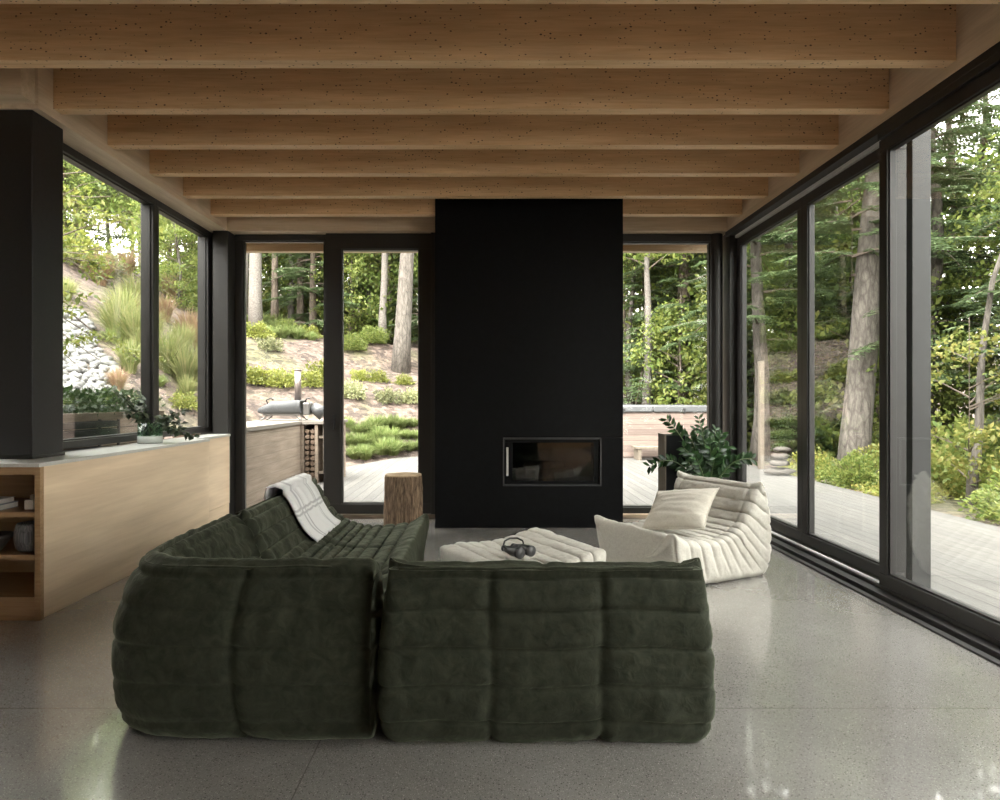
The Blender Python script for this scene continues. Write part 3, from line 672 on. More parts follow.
# corner unit
def corner_unit(parent, mat, seed=4):
    prof = []; tag_ = []
    ts = np.linspace(0,1,len(INNER)); NI = 80
    ti = np.linspace(0,1,NI)
    Ii = np.array([catmull(INNER,ts,t) for t in ti]); Ii[:,0] = np.minimum(Ii[:,0], .985)
    to = np.linspace(1,0,120); Oo = np.array([catmull(OUTER,ts,t) for t in to]); Oo[:,1] = np.maximum(Oo[:,1],0)
    front = [Ii[-1]*(1-u)+Oo[0]*u+np.array([.02*math.sin(PI*u),0]) for u in np.linspace(0,1,14)[1:-1]]
    topc = [Oo[-1]*(1-u)+Ii[0]*u+np.array([0,.018*math.sin(PI*u)]) for u in np.linspace(0,1,7)[1:-1]]
    P = np.array(list(Ii)+front+list(Oo)+topc); K = len(P)
    arc = np.concatenate([[0],np.cumsum(np.linalg.norm(np.diff(Ii,axis=0),axis=1))])
    ribs = np.array([0,.06,.19,.31,.41,.49,.56,.63,.70,.78,.88,1.0,1.13,1.3])*arc[-1]/1.3
    rv,_ = band_val(arc,ribs,3.4)
    kind = np.array([0]*NI+[2]*len(front)+[1]*len(Oo)+[3]*len(topc))
    NP = 200; rows = []
    phis = np.linspace(0,PI/2,NP); nn = 9
    RR = 1.065
    us = []
    for ph in phis:
        c,s = math.cos(ph), math.sin(ph); Rr = RR/((c**nn+s**nn)**(1/nn))
        d = np.array([-s,-c])
        zz = P[:,1]; rad = np.maximum(.012, (1-P[:,0]/1.0))*Rr
        rows.append(np.stack([d[0]*rad, d[1]*rad, zz],1))
        us.append((RR*s/c if ph<=PI/4 else 2*RR-RR*c/s))
    G = np.array(rows); us = np.array(us)
    # normals: grid is open in phi, closed in profile
    N_ = grid_normals(G); ctr = G.mean(1,keepdims=True)
    if ((G-ctr)*N_)[NP//2].sum() < 0: N_ = -N_
    disp = np.zeros((NP,K))
    disp[:,:NI] += .022*(rv[None,:]-1)*np.clip((.95-P[:NI,0])/.2,.1,1)[None,:]
    bv,_ = band_val(P[:,1],ZBANDS,4.5)
    ow = (kind==1)*np.clip((.3-P[:,0])/.12,0,1)
    sv = np.ones(NP)
    for x in (.50,1.62): sv -= np.exp(-(np.abs(us-x)/.017)**.85)
    disp += ow[None,:]*(.020*(bv[None,:]-1)+.024*(sv[:,None]-1)+.010)
    V = G.reshape(-1,3); D = disp.reshape(-1)+wrinkle(V,.008,5,seed)+wrinkle(V,.006,13,seed+3)
    V = V+N_.reshape(-1,3)*D[:,None]; Vg = V.reshape(NP,K,3)
    Vg[:,:,2] = np.maximum(Vg[:,:,2],.0)
    zq = Vg[:,:,2]; rq = np.clip((np.abs(Vg[:,:,:2]).max(2)-.55)/.3,0,1); fq = 1-rq*(.035*np.clip(1-zq/.13,0,1)**2+.03*np.clip((zq-.30)/.4,0,1)**1.4); Vg[:,:,0] *= fq; Vg[:,:,1] *= 1-(1-fq)*.35
    verts = Vg.reshape(-1,3).tolist(); faces = []
    for i in range(NP-1):
        for j in range(K):
            j2=(j+1)%K; faces.append((i*K+j,i*K+j2,(i+1)*K+j2,(i+1)*K+j))
    # rounded ends
    tn = np.roll(P,-1,0)-np.roll(P,1,0); pn = np.stack([tn[:,1],-tn[:,0]],1); pn/=np.maximum(np.linalg.norm(pn,axis=1,keepdims=True),1e-9)
    cc = P.mean(0)
    if ((P-cc)*pn).sum()>0: pn=-pn
    for end in (0,NP-1):
        prev = end*K; ring0 = Vg[end]
        for q in range(1,7):
            a = q/6*PI/2; ins = .045*(1-math.cos(a)); outw = .04*math.sin(a)-.0
            nr = ring0.copy()
            if end==0:
                nr[:,0] += outw; nr[:,1] -= pn[:,0]*ins; nr[:,2] += pn[:,1]*ins
            else:
                nr[:,1] += outw; nr[:,0] -= pn[:,0]*ins; nr[:,2] += pn[:,1]*ins
            base=len(verts); verts += nr.tolist()
            for j in range(K):
                j2=(j+1)%K; faces.append((prev+j,prev+j2,base+j2,base+j))
            prev=base
        faces.append(tuple(prev+j for j in range(K)))
    me = bpy.data.meshes.new('body'); me.from_pydata(verts,[],faces); me.update()
    bm = bmesh.new(); bm.from_mesh(me); bmesh.ops.recalc_face_normals(bm,faces=bm.faces); bm.to_mesh(me); bm.free()
    me.polygons.foreach_set('use_smooth',[True]*len(me.polygons)); me.materials.append(M[mat])
    o = put('body',me,parent)
    pts=[]
    for ph in np.linspace(0,PI/2,70):
        c,s=math.cos(ph),math.sin(ph); Rr=RR/((c**nn+s**nn)**(1/nn))*(1-.044)
        pts.append((-s*Rr*.962+ .03*(1-ph/(PI/2))**8, -c*Rr*.987+.03*(ph/(PI/2))**8, .677+.006*noise.noise(Vector((ph*6,seed,1)))))
    MB().tube(pts,.007,8).build('piping',mat,parent,True)
t = thing('corner_sofa', 'dark green pleated corner seat with quilted back, beside the maple cabinet', 'sofa', (-.475,3.535,0))
corner_unit(t,'green')

# white lounge chair
ang = math.atan2(-.478,-.878)                           # facing direction
t = thing('lounge_chair', 'cream pleated low lounge chair facing left beside the glass wall', 'armchair', (1.97,5.27,0), ang-PI/2)
pleated('body','cream',.88,t,ncol=2,seed=8,A=.022,ears=.045); piping(t,'cream',.88,seed=8,y=.04,z=.678)
# ottoman
t = thing('ottoman', 'cream pleated ottoman with upturned corners between the green sofa and fireplace', 'ottoman', (.22,4.27,0), math.radians(-62))
oi = [(-.40,.33),(-.27,.345),(-.13,.33),(0,.325),(.13,.34),(.27,.37),(.40,.385)]
oo = [(-.36,.0),(-.24,0),(-.12,0),(0,0),(.12,0),(.24,0),(.36,0)]
pleated('body','cream',.86,t,inner=oi,outer=oo,ribs=[0,.10,.2,.3,.4,.5,.6,.7,.8],seed=11,A=.018,ears=.012,back=False,side_edge=0)

# pillow on the chair
def cushion(name, mat, parent, w, h, th, seed, n=36):
    vs=[]; fs=[]
    for sgn in (1,-1):
        for i in range(n+1):
            for j in range(n+1):
                u=-1+2*i/n; v=-1+2*j/n
                prof=max(0,(1-abs(u)**2.6))**.6*max(0,(1-abs(v)**2.6))**.6
                pinch=1-.07*(1-abs(u)**2)*(abs(v)**3); pinch2=1-.07*(1-abs(v)**2)*(abs(u)**3)
                z=sgn*th/2*prof+.006*noise.noise(Vector((u*3,v*3,seed)))*prof**.3+.010*noise.noise(Vector((u*1.7,v*6,seed+sgn)))*prof**.4
                vs.append((u*w/2*pinch2, v*h/2*pinch, z))
    m=(n+1)**2
    for s in range(2):
        for i in range(n):
            for j in range(n):
                a=s*m+i*(n+1)+j; q=(a,a+1,a+n+2,a+n+1); fs.append(q if s else q[::-1])
    mb=MB().add(vs,fs); o=mb.build('body',mat,parent,True)
    bm=bmesh.new(); bm.from_mesh(o.data); bmesh.ops.remove_doubles(bm,verts=bm.verts,dist=.0015); bmesh.ops.recalc_face_normals(bm,faces=bm.faces); bm.to_mesh(o.data); bm.free()
    pts=[]
    for k in range(80):
        s=k/80*4; e=int(s); f_=s-e; u,v=((-1+2*f_,-1),(1,-1+2*f_),(1-2*f_,1),(-1,1-2*f_))[e]
        pinch=1-.07*(1-abs(u)**2)*(abs(v)**3); pinch2=1-.07*(1-abs(v)**2)*(abs(u)**3); pts.append((u*w/2*pinch2,v*h/2*pinch,0))
    pts.append(pts[0]); MB().tube(pts,.005,6).build('seam',mat,parent,True)
pl=thing('pillow','square cream pillow leaning back on the cream lounge chair','pillow',(1.50,4.98,.545))
nrm=Vector((-.50,-.36,.80)).normalized(); xax=Vector((.478,-.878,0)); xax=(xax-nrm*xax.dot(nrm)).normalized(); yax=nrm.cross(xax)
rot=Matrix((xax,yax,nrm)).transposed().to_4x4()
pl.matrix_world=Matrix.Translation((1.49,4.93,.495))@rot@Matrix.Rotation(math.radians(20),4,'Z')
cushion('pillow','cream2',pl,.52,.44,.15,5)

# throw over the far sofa's back
def throw_():
    ts=np.linspace(0,1,len(INNER)); path=[]
    for t_ in np.linspace(.20,0.0,12): path.append(catmull(OUTER,ts,t_)+np.array([-.035,0]))
    path.append(np.array([.02,.735])); path.append(np.array([.075,.75])); path.append(np.array([.125,.735]))
    for t_ in np.linspace(.03,.47,22):
        p=catmull(INNER,ts,t_); d=catmull(INNER,ts,min(1,t_+.01))-p; d/=np.linalg.norm(d); path.append(p+np.array([-d[1],d[0]])*.022)
    path=np.array(path); n=len(path); m=36; W=.66
    vs=[]; uv=[]
    for i in range(n):
        for j in range(m+1):
            x=-W/2+W*j/m+.06*(i/n-.5)
            a,z=path[i]; off=.008*math.sin(j*.9+i*.15)+.006*noise.noise(Vector((x*9,i*.2,4)))
            vs.append((x, a+off*.6, z+abs(off))); uv.append((j/m,i/n))
    fs=[(i*(m+1)+j,i*(m+1)+j+1,(i+1)*(m+1)+j+1,(i+1)*(m+1)+j) for i in range(n-1) for j in range(m)]
    me=bpy.data.meshes.new('throw'); me.from_pydata(vs,[],fs); me.update()
    ul=me.uv_layers.new(name='UVMap')
    for l in me.loops: ul.data[l.index].uv=uv[l.vertex_index]
    me.polygons.foreach_set('use_smooth',[True]*len(me.polygons)); me.materials.append(M['throw'])
    o=put('throw_blanket',me); o.location=(-1.485,4.60,0); o.rotation_euler=(0,0,-PI/2)
    sm=o.modifiers.new('Solidify','SOLIDIFY'); sm.thickness=.014; sm.offset=1
    tag(o,'white wool throw with grey check stripes draped over the green sofa back','blanket')
throw_()

# binoculars on the ottoman
bz=.352
t=thing('binoculars','black binoculars with a neck strap lying on the cream ottoman','binoculars',(.205,4.06,bz-.004),math.radians(38)); t.rotation_euler[0]=math.radians(0)
for sx_ in (-1,1):
    x=sx_*.045; z=.037
    b_=MB().tube([(x,-.075,z),(x,-.045,z),(x,-.04,z),(x,.01,z),(x,.03,z),(x,.055,z),(x*.86,.085,z)],[.034,.034,.031,.031,.026,.022,.018],20)
    bo=b_.build('barrel','black_plastic',t,True)
    MB().tube([(x,-.077,z),(x,-.0755,z)],[.027,.028],20).build('lens','lens',bo)
    MB().tube([(x*.86,.085,z),(x*.86,.10,z)],[.02,.021],16).build('eyepiece','black_plastic',bo,True)
    MB().tube([(x,-.0775,z),(x,-.07,z)],[.0345,.0355],20).build('rim','grey_line',bo,True)
MB().tube([(-.03,-.01,.045),(.03,-.01,.045)],.012,10).tube([(0,-.03,.05),(0,.05,.05)],.011,12).build('bridge','black_plastic',t,True)
MB().tube([(0,.0,.055),(0,.03,.055)],.017,14).build('focus_wheel','black_plastic',t,True)
sp=[(.07,.03,.06),(.085,.055,.075),(.07,.09,.088),(.02,.11,.09),(-.03,.10,.08),(-.075,.06,.06),(-.07,.03,.05)]
MB().tube(sp,.006,6).build('strap','black_plastic',t,True)

# log stump stool
t=thing('stump','bark-covered tree stump stool standing before the rear glass door','stump stool',(-.80,6.22,0))
rr=random.Random(3); ph=[rr.uniform(0,6.28) for _ in range(8)]
def rf(a,z): return 1+.03*math.sin(2*a+ph[0])+.02*math.sin(3*a+ph[1])-.05*abs(math.sin(12*a+ph[2]+1.0*math.sin(z*6)))**.4+.015*math.sin(31*a+ph[3]+z*6)+.03*noise.noise(Vector((math.cos(a)*6,math.sin(a)*6,z*5)))
MB().lathe([(.195,0)]+[(.192-.012*z/.6+.012*max(0,(.1-z)/.1),z) for z in np.linspace(.01,.59,30)]+[(.176,.602)],140,rfun=rf).build('bark','stump_bark',t,True)
MB().lathe([(.172,.60),(.172,.612),(.12,.616),(.06,.617),(.01,.617)],60,rfun=lambda a,z:1+.02*math.sin(2*a+ph[0])+.015*math.sin(3*a+ph[1])).build('cut_top','stump_top',t)

# tall black pedestal and ZZ plant behind the chair
t=thing('pedestal','tall narrow black pedestal with one side coloured as window-lit, standing before the right rear pane','pedestal',(1.90,6.62,0))
box_mb(-.07,.125,-.12,.12,0,.975).build('body','fireplace',t,bevel=.004); 
po=box_mb(-.088,-.0705,-.125,.12,0,.985).build('lit_side','post',t,bevel=.003); po['label']='pale side with window light put into its colour'  # window light on the left side, painted as a pale board
t=thing('potted_plant','dark glossy plant with long arching stems in a pot behind the lounge chair','plant',(2.26,6.50,0))
MB().lathe([(.13,0),(.16,.02),(.19,.3),(.20,.42),(.185,.42),(.175,.36),(.05,.35)],36).build('pot','pot',t,True)
MB().lathe([(.17,.36),(.15,.375),(.02,.38)],24).build('soil','soil',t)
def zz_stem(parent, base, tip, sag, nleaf, leaf, seed):
    q=random.Random(seed); base=Vector(base); tip=Vector(tip); pts=[]
    for i in range(11):
        u=i/10; p=base.lerp(tip,u); p.z+=sag*math.sin(PI*u)*.9; p.x-=0*(u); pts.append(p)
    so_=MB().tube(pts,[.009-.006*i/10 for i in range(11)],6).build('stem','zzstem',parent,True)
    C=[];D=[];Nn=[];Ls=[]
    for i in range(nleaf):
        u=.28+.72*i/(nleaf-1); k=min(9,int(u*10)); p=pts[k].lerp(pts[k+1],u*10-k); d=(pts[k+1]-pts[k]).normalized()
        sd=d.cross(Vector((q.uniform(-.3,.3),1,q.uniform(-.3,.3)))).normalized()
        for sg in (-1,1):
            C.append(p); D.append(sd*sg*1.0+d*.8+Vector((0,q.uniform(-.5,.5),q.uniform(-.2,.3)))); Nn.append(Vector((q.uniform(-.5,.5),-1,q.uniform(-.2,.9)))); Ls.append(leaf*(1-.35*u)*q.uniform(.8,1.15))
    V=[];Fc=[]
    for c,d,nn_,l in zip(C,D,Nn,Ls):                     # six-point leaf blades
        d=d.normalized(); s=d.cross(nn_).normalized(); up=s.cross(d); w=l*.42; b=len(V)
        V+= [c, c+d*l*.3+s*w*.42+up*w*.1, c+d*l*.62+s*w*.45+up*w*.1, c+d*l-up*l*.1, c+d*l*.62-s*w*.45+up*w*.1, c+d*l*.3-s*w*.42+up*w*.1, c+d*l*.46]
        Fc+= [(b,b+1,b+6),(b+1,b+2,b+6),(b+2,b+3,b+6),(b+3,b+4,b+6),(b+4,b+5,b+6),(b+5,b,b+6)]
    MB().add(V,Fc).build('leaves','zz',so_,True)
P0=Vector((2.26,6.50,0))
tips=[(650,466,6.45,.20),(667,420,6.5,.12),(678,430,6.55,.1),(699,419,6.4,.03),(722,434,6.4,.06),(752,459,6.35,.14),(690,436,6.5,.04),(710,443,6.3,.06),(728,447,6.5,.1),(716,430,6.65,.05),(684,448,6.4,.08),(704,430,6.6,.04),(735,462,6.4,.12),(695,455,6.3,.05),(715,458,6.28,.06),(700,442,6.45,.05),(722,448,6.4,.06),(688,462,6.35,.07),(708,436,6.55,.04),(730,456,6.5,.09),(696,430,6.6,.04)]
for i,(px,py,Y,sag) in enumerate(tips):
    tp=at(px,py,Y)-P0; zz_stem(t,((i%4-1.5)*.035,((i*7)%5-2)*.03,.37),tp,sag,13 if i<6 else 11,.125,i+40)

# vase with cutting on the worktop
vz=.9555
t=thing('vase','green tinted glass cylinder vase on the left worktop','vase',(-2.95,5.62,vz))
MB().lathe([(.098,0),(.1,.004),(.1,.175),(.094,.175),(.094,.05)],40).build('glass','vaseglass',t,True)
wo=MB().lathe([(.1008,.0045),(.1008,.062),(.0995,.064)],40).build('frosted_base','water',t,True); wo['label']='milky white lower band'
t=thing('plant_cutting','dark leafy cuttings arching from the glass vase on the worktop','plant',(-2.95,5.62,vz+.062))
q=random.Random(9)
for i,(dx,dy,dz,n_) in enumerate([(-.33,.05,.42,10),(-.25,-.05,.36,9),(-.14,.1,.40,9),(-.05,0,.30,8),(.12,.18,.17,9),(.22,.15,.10,10),(.30,.2,-.02,11),(.26,.05,.02,10),(.18,.28,.22,8),(-.18,-.1,.24,8)]):
    pts=[]; base=Vector((.06*math.cos(i),.06*math.sin(i),.0)); up=Vector((dx*.2+.05*math.cos(i),dy*.2,.16)); end=Vector((dx,dy,dz))
    for k in range(9):
        u=k/8; pts.append(base*(1-u)**2+up*2*u*(1-u)+end*u*u)
    st=MB().tube(pts,[.005-.003*k/8 for k in range(9)],5).build('stem','zzstem',t,True)
    C=[];D=[];Nn=[]
    for k in range(n_*3):
        u=.45+.55*q.random(); a=min(7,int(u*8)); p=pts[a].lerp(pts[a+1],u*8-a)
        C.append(p); D.append((q.uniform(-1,1),q.uniform(-1,1),q.uniform(-.9,.5))); Nn.append((q.uniform(-.6,.6),q.uniform(-1,.2),q.uniform(.2,1)))
    V,Fq=leaf_quads(np.array([tuple(c) for c in C]),np.array(D),np.array(Nn),np.array([q.uniform(.05,.085) for _ in C]),np.array([q.uniform(.03,.045) for _ in C]))
    put('leaves',np_mesh('leaves',V,Fq,'cutting'),st)

# ================================================================== outdoors
def sst(x,a,b):
    u=min(1,max(0,(x-a)/(b-a))); return u*u*(3-2*u)
def ground(x,y):
    sL=-(x+4.5); hl=0
    if sL>0: hl=.64*min(sL,9)+.15*max(0,sL-9)
    sB=.9*(y-14.8)-.44*(x+2); hb=0
    if sB>0: hb=.42*min(sB,8)+.18*max(0,sB-8)
    h=max(hl,hb)+ .35*min(hl,hb)/(1+.4*max(hl,hb))
    base=-.14-.10*sst(x,6,14)
    nz=noise.noise(Vector((x*.35,y*.35,2)))*.25*min(1,h*.5)+noise.noise(Vector((x*1.3,y*1.3,5)))*.06*min(1,h+.15)
    return base+h+nz
def terrain():
    xs=np.concatenate([np.linspace(-60,-16,30),np.linspace(-15.5,14,100),np.linspace(15,60,30)]); ys=np.concatenate([np.linspace(-12,2,12),np.linspace(2.5,30,95),np.linspace(31,80,30)])
    V=[]; 
    for y in ys:
        for x in xs:
            z=ground(x,y)
            if -5.9<x<3.05 and -4.3<y<7.6: z=-.6
            V.append((x,y,z))
    nx=len(xs); Fq=[(j*nx+i,j*nx+i+1,(j+1)*nx+i+1,(j+1)*nx+i) for j in range(len(ys)-1) for i in range(nx-1)]
    o=put('hillside',np_mesh('hillside',V,Fq,'mulch',True)); struct(o,'mulch-covered hillside rising outside around the house','hillside')
terrain()
dk=MB().prism([(2.96,-4),(5.5,-4),(5.5,15.6),(-1.75,15.9),(-2.85,12.9),(-3.0,11.6),(-3.0,7.43),(2.96,7.43)],-.13,-.03)
struct(dk.build('deck','deck'),'weathered grey wooden deck around the house','deck')
struct(box_mb(-5.9,-3.0,4.26,7.6,-.3,-.05).build('trim_14','counter'),'pale concrete strip outside the left window','trim')
# roof overhang at the rear
ro=box_mb(-3.4,3.1,7.43,8.05,3.30,3.60); ro.build('trim_15','soffit')
struct(bpy.data.objects['trim_15'],'wooden soffit of the rear roof overhang','trim')
struct(box_mb(-3.4,3.1,8.05,8.14,3.20,3.60).build('trim_16','ledger_x'),'pale wooden fascia of the rear roof overhang','trim')

# outdoor kitchen wall
t=thing('outdoor_counter','board-formed concrete outdoor counter outside the left rear pane','counter',(0,0,0))
c=MB(); c.prism([(-3.75,7.65),(-3.02,7.65),(-3.02,10.42),(-3.75,10.42)],-.13,.93); c.box(-3.75,-2.97,10.42,11.4,-.13,.93); c.box(-2.97,-2.50,11.1,11.4,-.13,.93); c.box(-2.79,-2.74,10.42,11.1,-.03,.93); c.box(-2.55,-2.50,10.42,11.1,-.03,.93)
c.build('body','concrete',t)
MB().prism([(-3.8,7.62),(-3.0,7.62),(-3.0,10.40),(-2.47,10.40),(-2.47,11.45),(-3.8,11.45)],.931,.985).build('top','counter',t,bevel=.004)
box_mb(-2.735,-2.555,10.46,11.09,.12,.16).build('shelf','post',t); box_mb(-2.735,-2.555,10.46,10.5,.70,.74).build('rail','post',t)
box_mb(-2.66,-2.63,10.44,10.46,.16,.93).build('upright','post',t)
q=random.Random(5); lm=[]
for k in range(4):
    lm.append((MB().lathe([(.035,0),(.037,.01),(.037,.55),(.035,.56)],14,rfun=lambda a,z,k=k:1+.10*math.sin(3*a+k)+.06*math.sin(5*a+2*k)).mesh('bark','bark_log',True), MB().lathe([(.032,-.004),(.032,.0)],14,rfun=lambda a,z,k=k:1+.10*math.sin(3*a+k)+.06*math.sin(5*a+2*k)).mesh('cut_end','logend')))
zr=.012-.03
for row in range(10):
    for ci in range(2):
        zc=.02+row*.088; 
        lg=thing('firewood_log','split firewood log end-on in the narrow stack under the outdoor counter','firewood log',(-2.9235+ci*.087,10.46,zc),0,'stacked firewood logs'); lg.rotation_euler=(-PI/2,q.uniform(0,6),0)
        b_,e_=lm[q.randrange(4)]; put('bark',b_,lg); put('cut_end',e_,lg)
# pizza oven
OZ=.993
t=thing('pizza_oven','grey portable pizza oven with a tall chimney on the outdoor counter','oven',(-3.33,10.75,OZ),0)
oh=MB(); secs=[(-.45,.135,.165,.16),(-.42,.115,.20,.21),(-.20,.11,.31,.23),(.22,.11,.335,.23),(.26,.12,.32,.21)]
vs=[]; n_=16
for (x,z0,z1,hw) in secs:
    cz=(z0+z1)/2; hz=(z1-z0)/2
    for j in range(n_):
        a=2*PI*j/n_; ca,sa=math.cos(a),math.sin(a); vs.append((x,hw*math.copysign(abs(ca)**.22,ca),cz+hz*math.copysign(abs(sa)**.22,sa)))
fs=[(i*n_+j,i*n_+(j+1)%n_,(i+1)*n_+(j+1)%n_,(i+1)*n_+j) for i in range(4) for j in range(n_)]+[tuple(range(n_)),tuple(4*n_+j for j in range(n_))[::-1]]
oh.add(vs,fs); oh.build('hood','oven',t,True)
box_mb(-.36,.26,-.19,.19,.075,.118).build('tray','oven_steel',t,bevel=.01)
for x in (-.28,.16):
    for y in (-.16,.16): MB().tube([(x,y,.09),(x-.10 if x<0 else x+.10,y,.01),(x-.13 if x<0 else x+.13,y,.004)],.012,8).build('leg','oven_steel',t,True)
MB().tube([(.17,0,.30),(.17,0,.84)],.055,20).tube([(.17,0,.83),(.17,0,.845)],.062,20).build('chimney','rust',t,True)
MB().tube([(-.30,-.06,.24),(-.34,-.06,.33),(-.26,-.06,.37),(-.22,-.06,.33)],.012,8).build('handle','black_plastic',t,True)
fh=box_mb(.28,.40,-.13,.13,.08,.29); fh.build('fuel_hatch','oven_steel',t,bevel=.02)
MB().tube([(.42,0,.22),(.60,0,.10)],[.09,.12],16).build('burner','oven',t,True)
MB().tube([(.30,-.03,.31),(.33,-.03,.36),(.38,-.03,.36)],.012,8).build('knob','black_plastic',t,True)

# hot tub and step
t=thing('hot_tub','cedar-clad hot tub with a grey cover on the rear deck','hot tub',(0,0,0))
box_mb(2.55,5.25,14.9,17.1,-.03,1.03).build('cladding','cedar',t,bevel=.02)
tc_=box_mb(2.5,3.88,14.86,17.14,1.035,1.19); tc_.box(3.9,5.3,14.86,17.14,1.035,1.19); tc_.build('cover','cover',t,bevel=.03)
for x in (3.2,4.6): box_mb(x-.03,x+.03,14.845,14.86,1.02,1.12).build('strap','black_plastic',t)
t=thing('wooden_step','pale wooden step bench in front of the hot tub','step',(0,0,0))
box_mb(3.35,4.6,14.3,14.75,.22,.27).build('tread','post',t,bevel=.005)
box_mb(3.4,3.48,14.32,14.73,-.03,.22).build('leg','post',t); box_mb(4.47,4.55,14.32,14.73,-.03,.22).build('leg','post',t)
# marker post and stone stack by the deck
tag(box_mb(5.35,5.44,12.5,12.6,-.03,2.08).build('marker_post','post',bevel=.006),'pale upright wooden post at the deck edge outside the right glazing','post')
def stone_mesh(seed,sx,sy,sz,mat):
    bm=bmesh.new(); bmesh.ops.create_icosphere(bm,subdivisions=2,radius=1)
    for v in bm.verts:
        k=1+.28*noise.noise(v.co*1.3+Vector((seed,0,0)))+.12*noise.noise(v.co*3+Vector((0,seed,0)))
        v.co=Vector((v.co.x*sx*k,v.co.y*sy*k,v.co.z*sz*k))
    me=bpy.data.meshes.new('rock'); bm.to_mesh(me); bm.free(); me.materials.append(M[mat]); me.polygons.foreach_set('use_smooth',[True]*len(me.polygons)); return me
zc=.045
for i,(w_,h_,lab) in enumerate([(.26,.075,'flat fieldstone at the bottom of the small stack by the deck post'),(.22,.065,'flat fieldstone second from the bottom of the small stack by the deck post'),(.19,.06,'flat fieldstone third from the bottom of the small stack by the deck post'),(.15,.05,'topmost flat fieldstone of the small stack by the deck post')]):
    o=put('fieldstone',stone_mesh(i*5+2,w_,w_*.8,h_,'stonepile')); o.location=(5.28+.02*i,11.55,zc); o.rotation_euler[2]=i*.8; zc+=h_*1.95; tag(o,lab,'stone','stacked fieldstones')

# raised herb planter outside the left window
t=thing('raised_planter','pale timber raised planter full of dark herbs outside the left window','planter',(-3.85,5.85,-.05))
p_=box_mb(-.36,.36,-1.1,-1.05,.62,1.27); p_.box(-.36,.36,1.05,1.1,.62,1.27); p_.box(-.36,-.32,-1.05,1.05,.62,1.27); p_.box(.32,.36,-1.05,1.05,.62,1.27); p_.box(-.32,.32,-1.05,1.05,.62,.66)
p_.build('box','timber',t,bevel=.004)
for x in (-.33,.33):
    for y in (-1.05,1.05): box_mb(x-.04,x+.04,y-.04,y+.04,0,.62).build('leg','timber',t)
box_mb(-.32,.32,-1.05,1.05,.66,1.2).build('soil','soil',t)
n_=2600; C=np.stack([R.uniform(-.34,.34,n_),R.uniform(-1.08,1.08,n_),1.2+R.rand(n_)**1.3*.26],1)
D=np.stack([R.uniform(-.8,.8,n_),R.uniform(-.8,.8,n_),R.uniform(-.1,1,n_)],1); Nn=R.uniform(-1,1,(n_,3)); Nn[:,2]+=.6
V,Fq=leaf_quads(C,D,Nn,R.uniform(.05,.1,n_),R.uniform(.02,.04,n_)); put('foliage',np_mesh('foliage',V,Fq,'herb'),t)
t=thing('crate','black plastic crate outside the left window in front of the timber planter','crate',(-3.38,5.35,.90))
k_=box_mb(-.08,.08,-.4,.4,0,.02)
for zz in (.06,.13,.20): k_.box(-.09,-.075,-.4,.4,zz,zz+.05); k_.box(.075,.09,-.4,.4,zz,zz+.05); k_.box(-.09,.09,-.4,-.385,zz,zz+.05); k_.box(-.09,.09,.385,.4,zz,zz+.05)
for x in (-.085,.085):
    for y in (-.39,.39): k_.box(x-.008,x+.008,y-.012,y+.012,0,.26)
k_.build('body','black_plastic',t)
tag(box_mb(-3.47,-3.29,4.9,5.8,-.05,.899).build('plant_stand','timber',bevel=.004),'timber stand carrying the black crate outside the left window','stand')

# ------------------------------------------------------------------ vegetation
def trunk_pts(h,lean,wob,seed,n=12):
    return [Vector((lean[0]*u*h+wob*noise.noise(Vector((u*3,seed,0))), lean[1]*u*h+wob*noise.noise(Vector((u*3,seed,9))), h*u)) for u in np.linspace(0,1,n)]
def trunk_mesh(h,r,lean=(0,0),wob=.2,seed=0,mat='trunk',n=12,sides=14,flare=.5,taper=.75):
    p=trunk_pts(h,lean,wob,seed,n); rad=[r*(1-taper*i/(n-1))*(1+flare*math.exp(-(i/(n-1))*h/.35)) for i in range(n)]
    p[0].z=-.5
    return MB().tube(p,rad,sides).mesh('trunk',mat,True), p
def conifer(h,Rm,seed,z0=.12,nb=110,mat='leaf_conifer'):
    q=np.random.RandomState(seed); C=[];D=[];Nn=[];br=MB(); Ls=[]
    for b in range(nb):
        u=z0+(1-z0)*((b+.5)/nb)**.95; z=u*h; L=Rm*(1-u)**.75*q.uniform(.65,1.1)+.25; a=b*2.4+q.uniform(-.6,.6); z+=q.uniform(-.25,.25)
        dx,dy=math.cos(a),math.sin(a); droop=q.uniform(.12,.5)
        pts=[]
        for k in range(6):
            s=k/5; pts.append((dx*L*s,dy*L*s,z+.12*L*s-droop*L*s*s))
        if b%2==0: br.tube(pts,[.03*(1-.8*k/5)*(L/Rm+.3) for k in range(6)],4,False)
        nt_=int(9*L)+4
        for k in range(nt_):
            s=q.uniform(.12,1); px,py,pz=dx*L*s,dy*L*s,z+.12*L*s-droop*L*s*s
            for sg in (-1,1):
                tl=(.20+.55*(1-s)*L*.45)*q.uniform(.6,1.2)
                td=np.array([dx*.65-sg*dy*.9,dy*.65+sg*dx*.9,-.22+q.uniform(-.18,.12)]); td/=np.linalg.norm(td)
                m=int(tl/.055)+2
                for w_ in range(m):
                    f_=w_/m; c=np.array([px,py,pz])+td*tl*f_; s2=-1 if w_%2 else 1
                    pd=np.array([td[0]-s2*td[1]*1.0,td[1]+s2*td[0]*1.0,td[2]+q.uniform(-.25,.05)])
                    C.append(c); D.append(pd); Nn.append((q.uniform(-.3,.3),q.uniform(-.3,.3),1)); Ls.append(q.uniform(.10,.19)*(1-.4*f_))
    C=np.array(C);D=np.array(D);Nn=np.array(Nn);Ls=np.array(Ls)
    V,Fq=leaf_quads(C,D,Nn,Ls,Ls*.34); br.tube([(0,0,z0*h*.8),(0,0,h*.97)],.005,4,False); return np_mesh('foliage',V,Fq,mat), br.mesh('branches','twig')
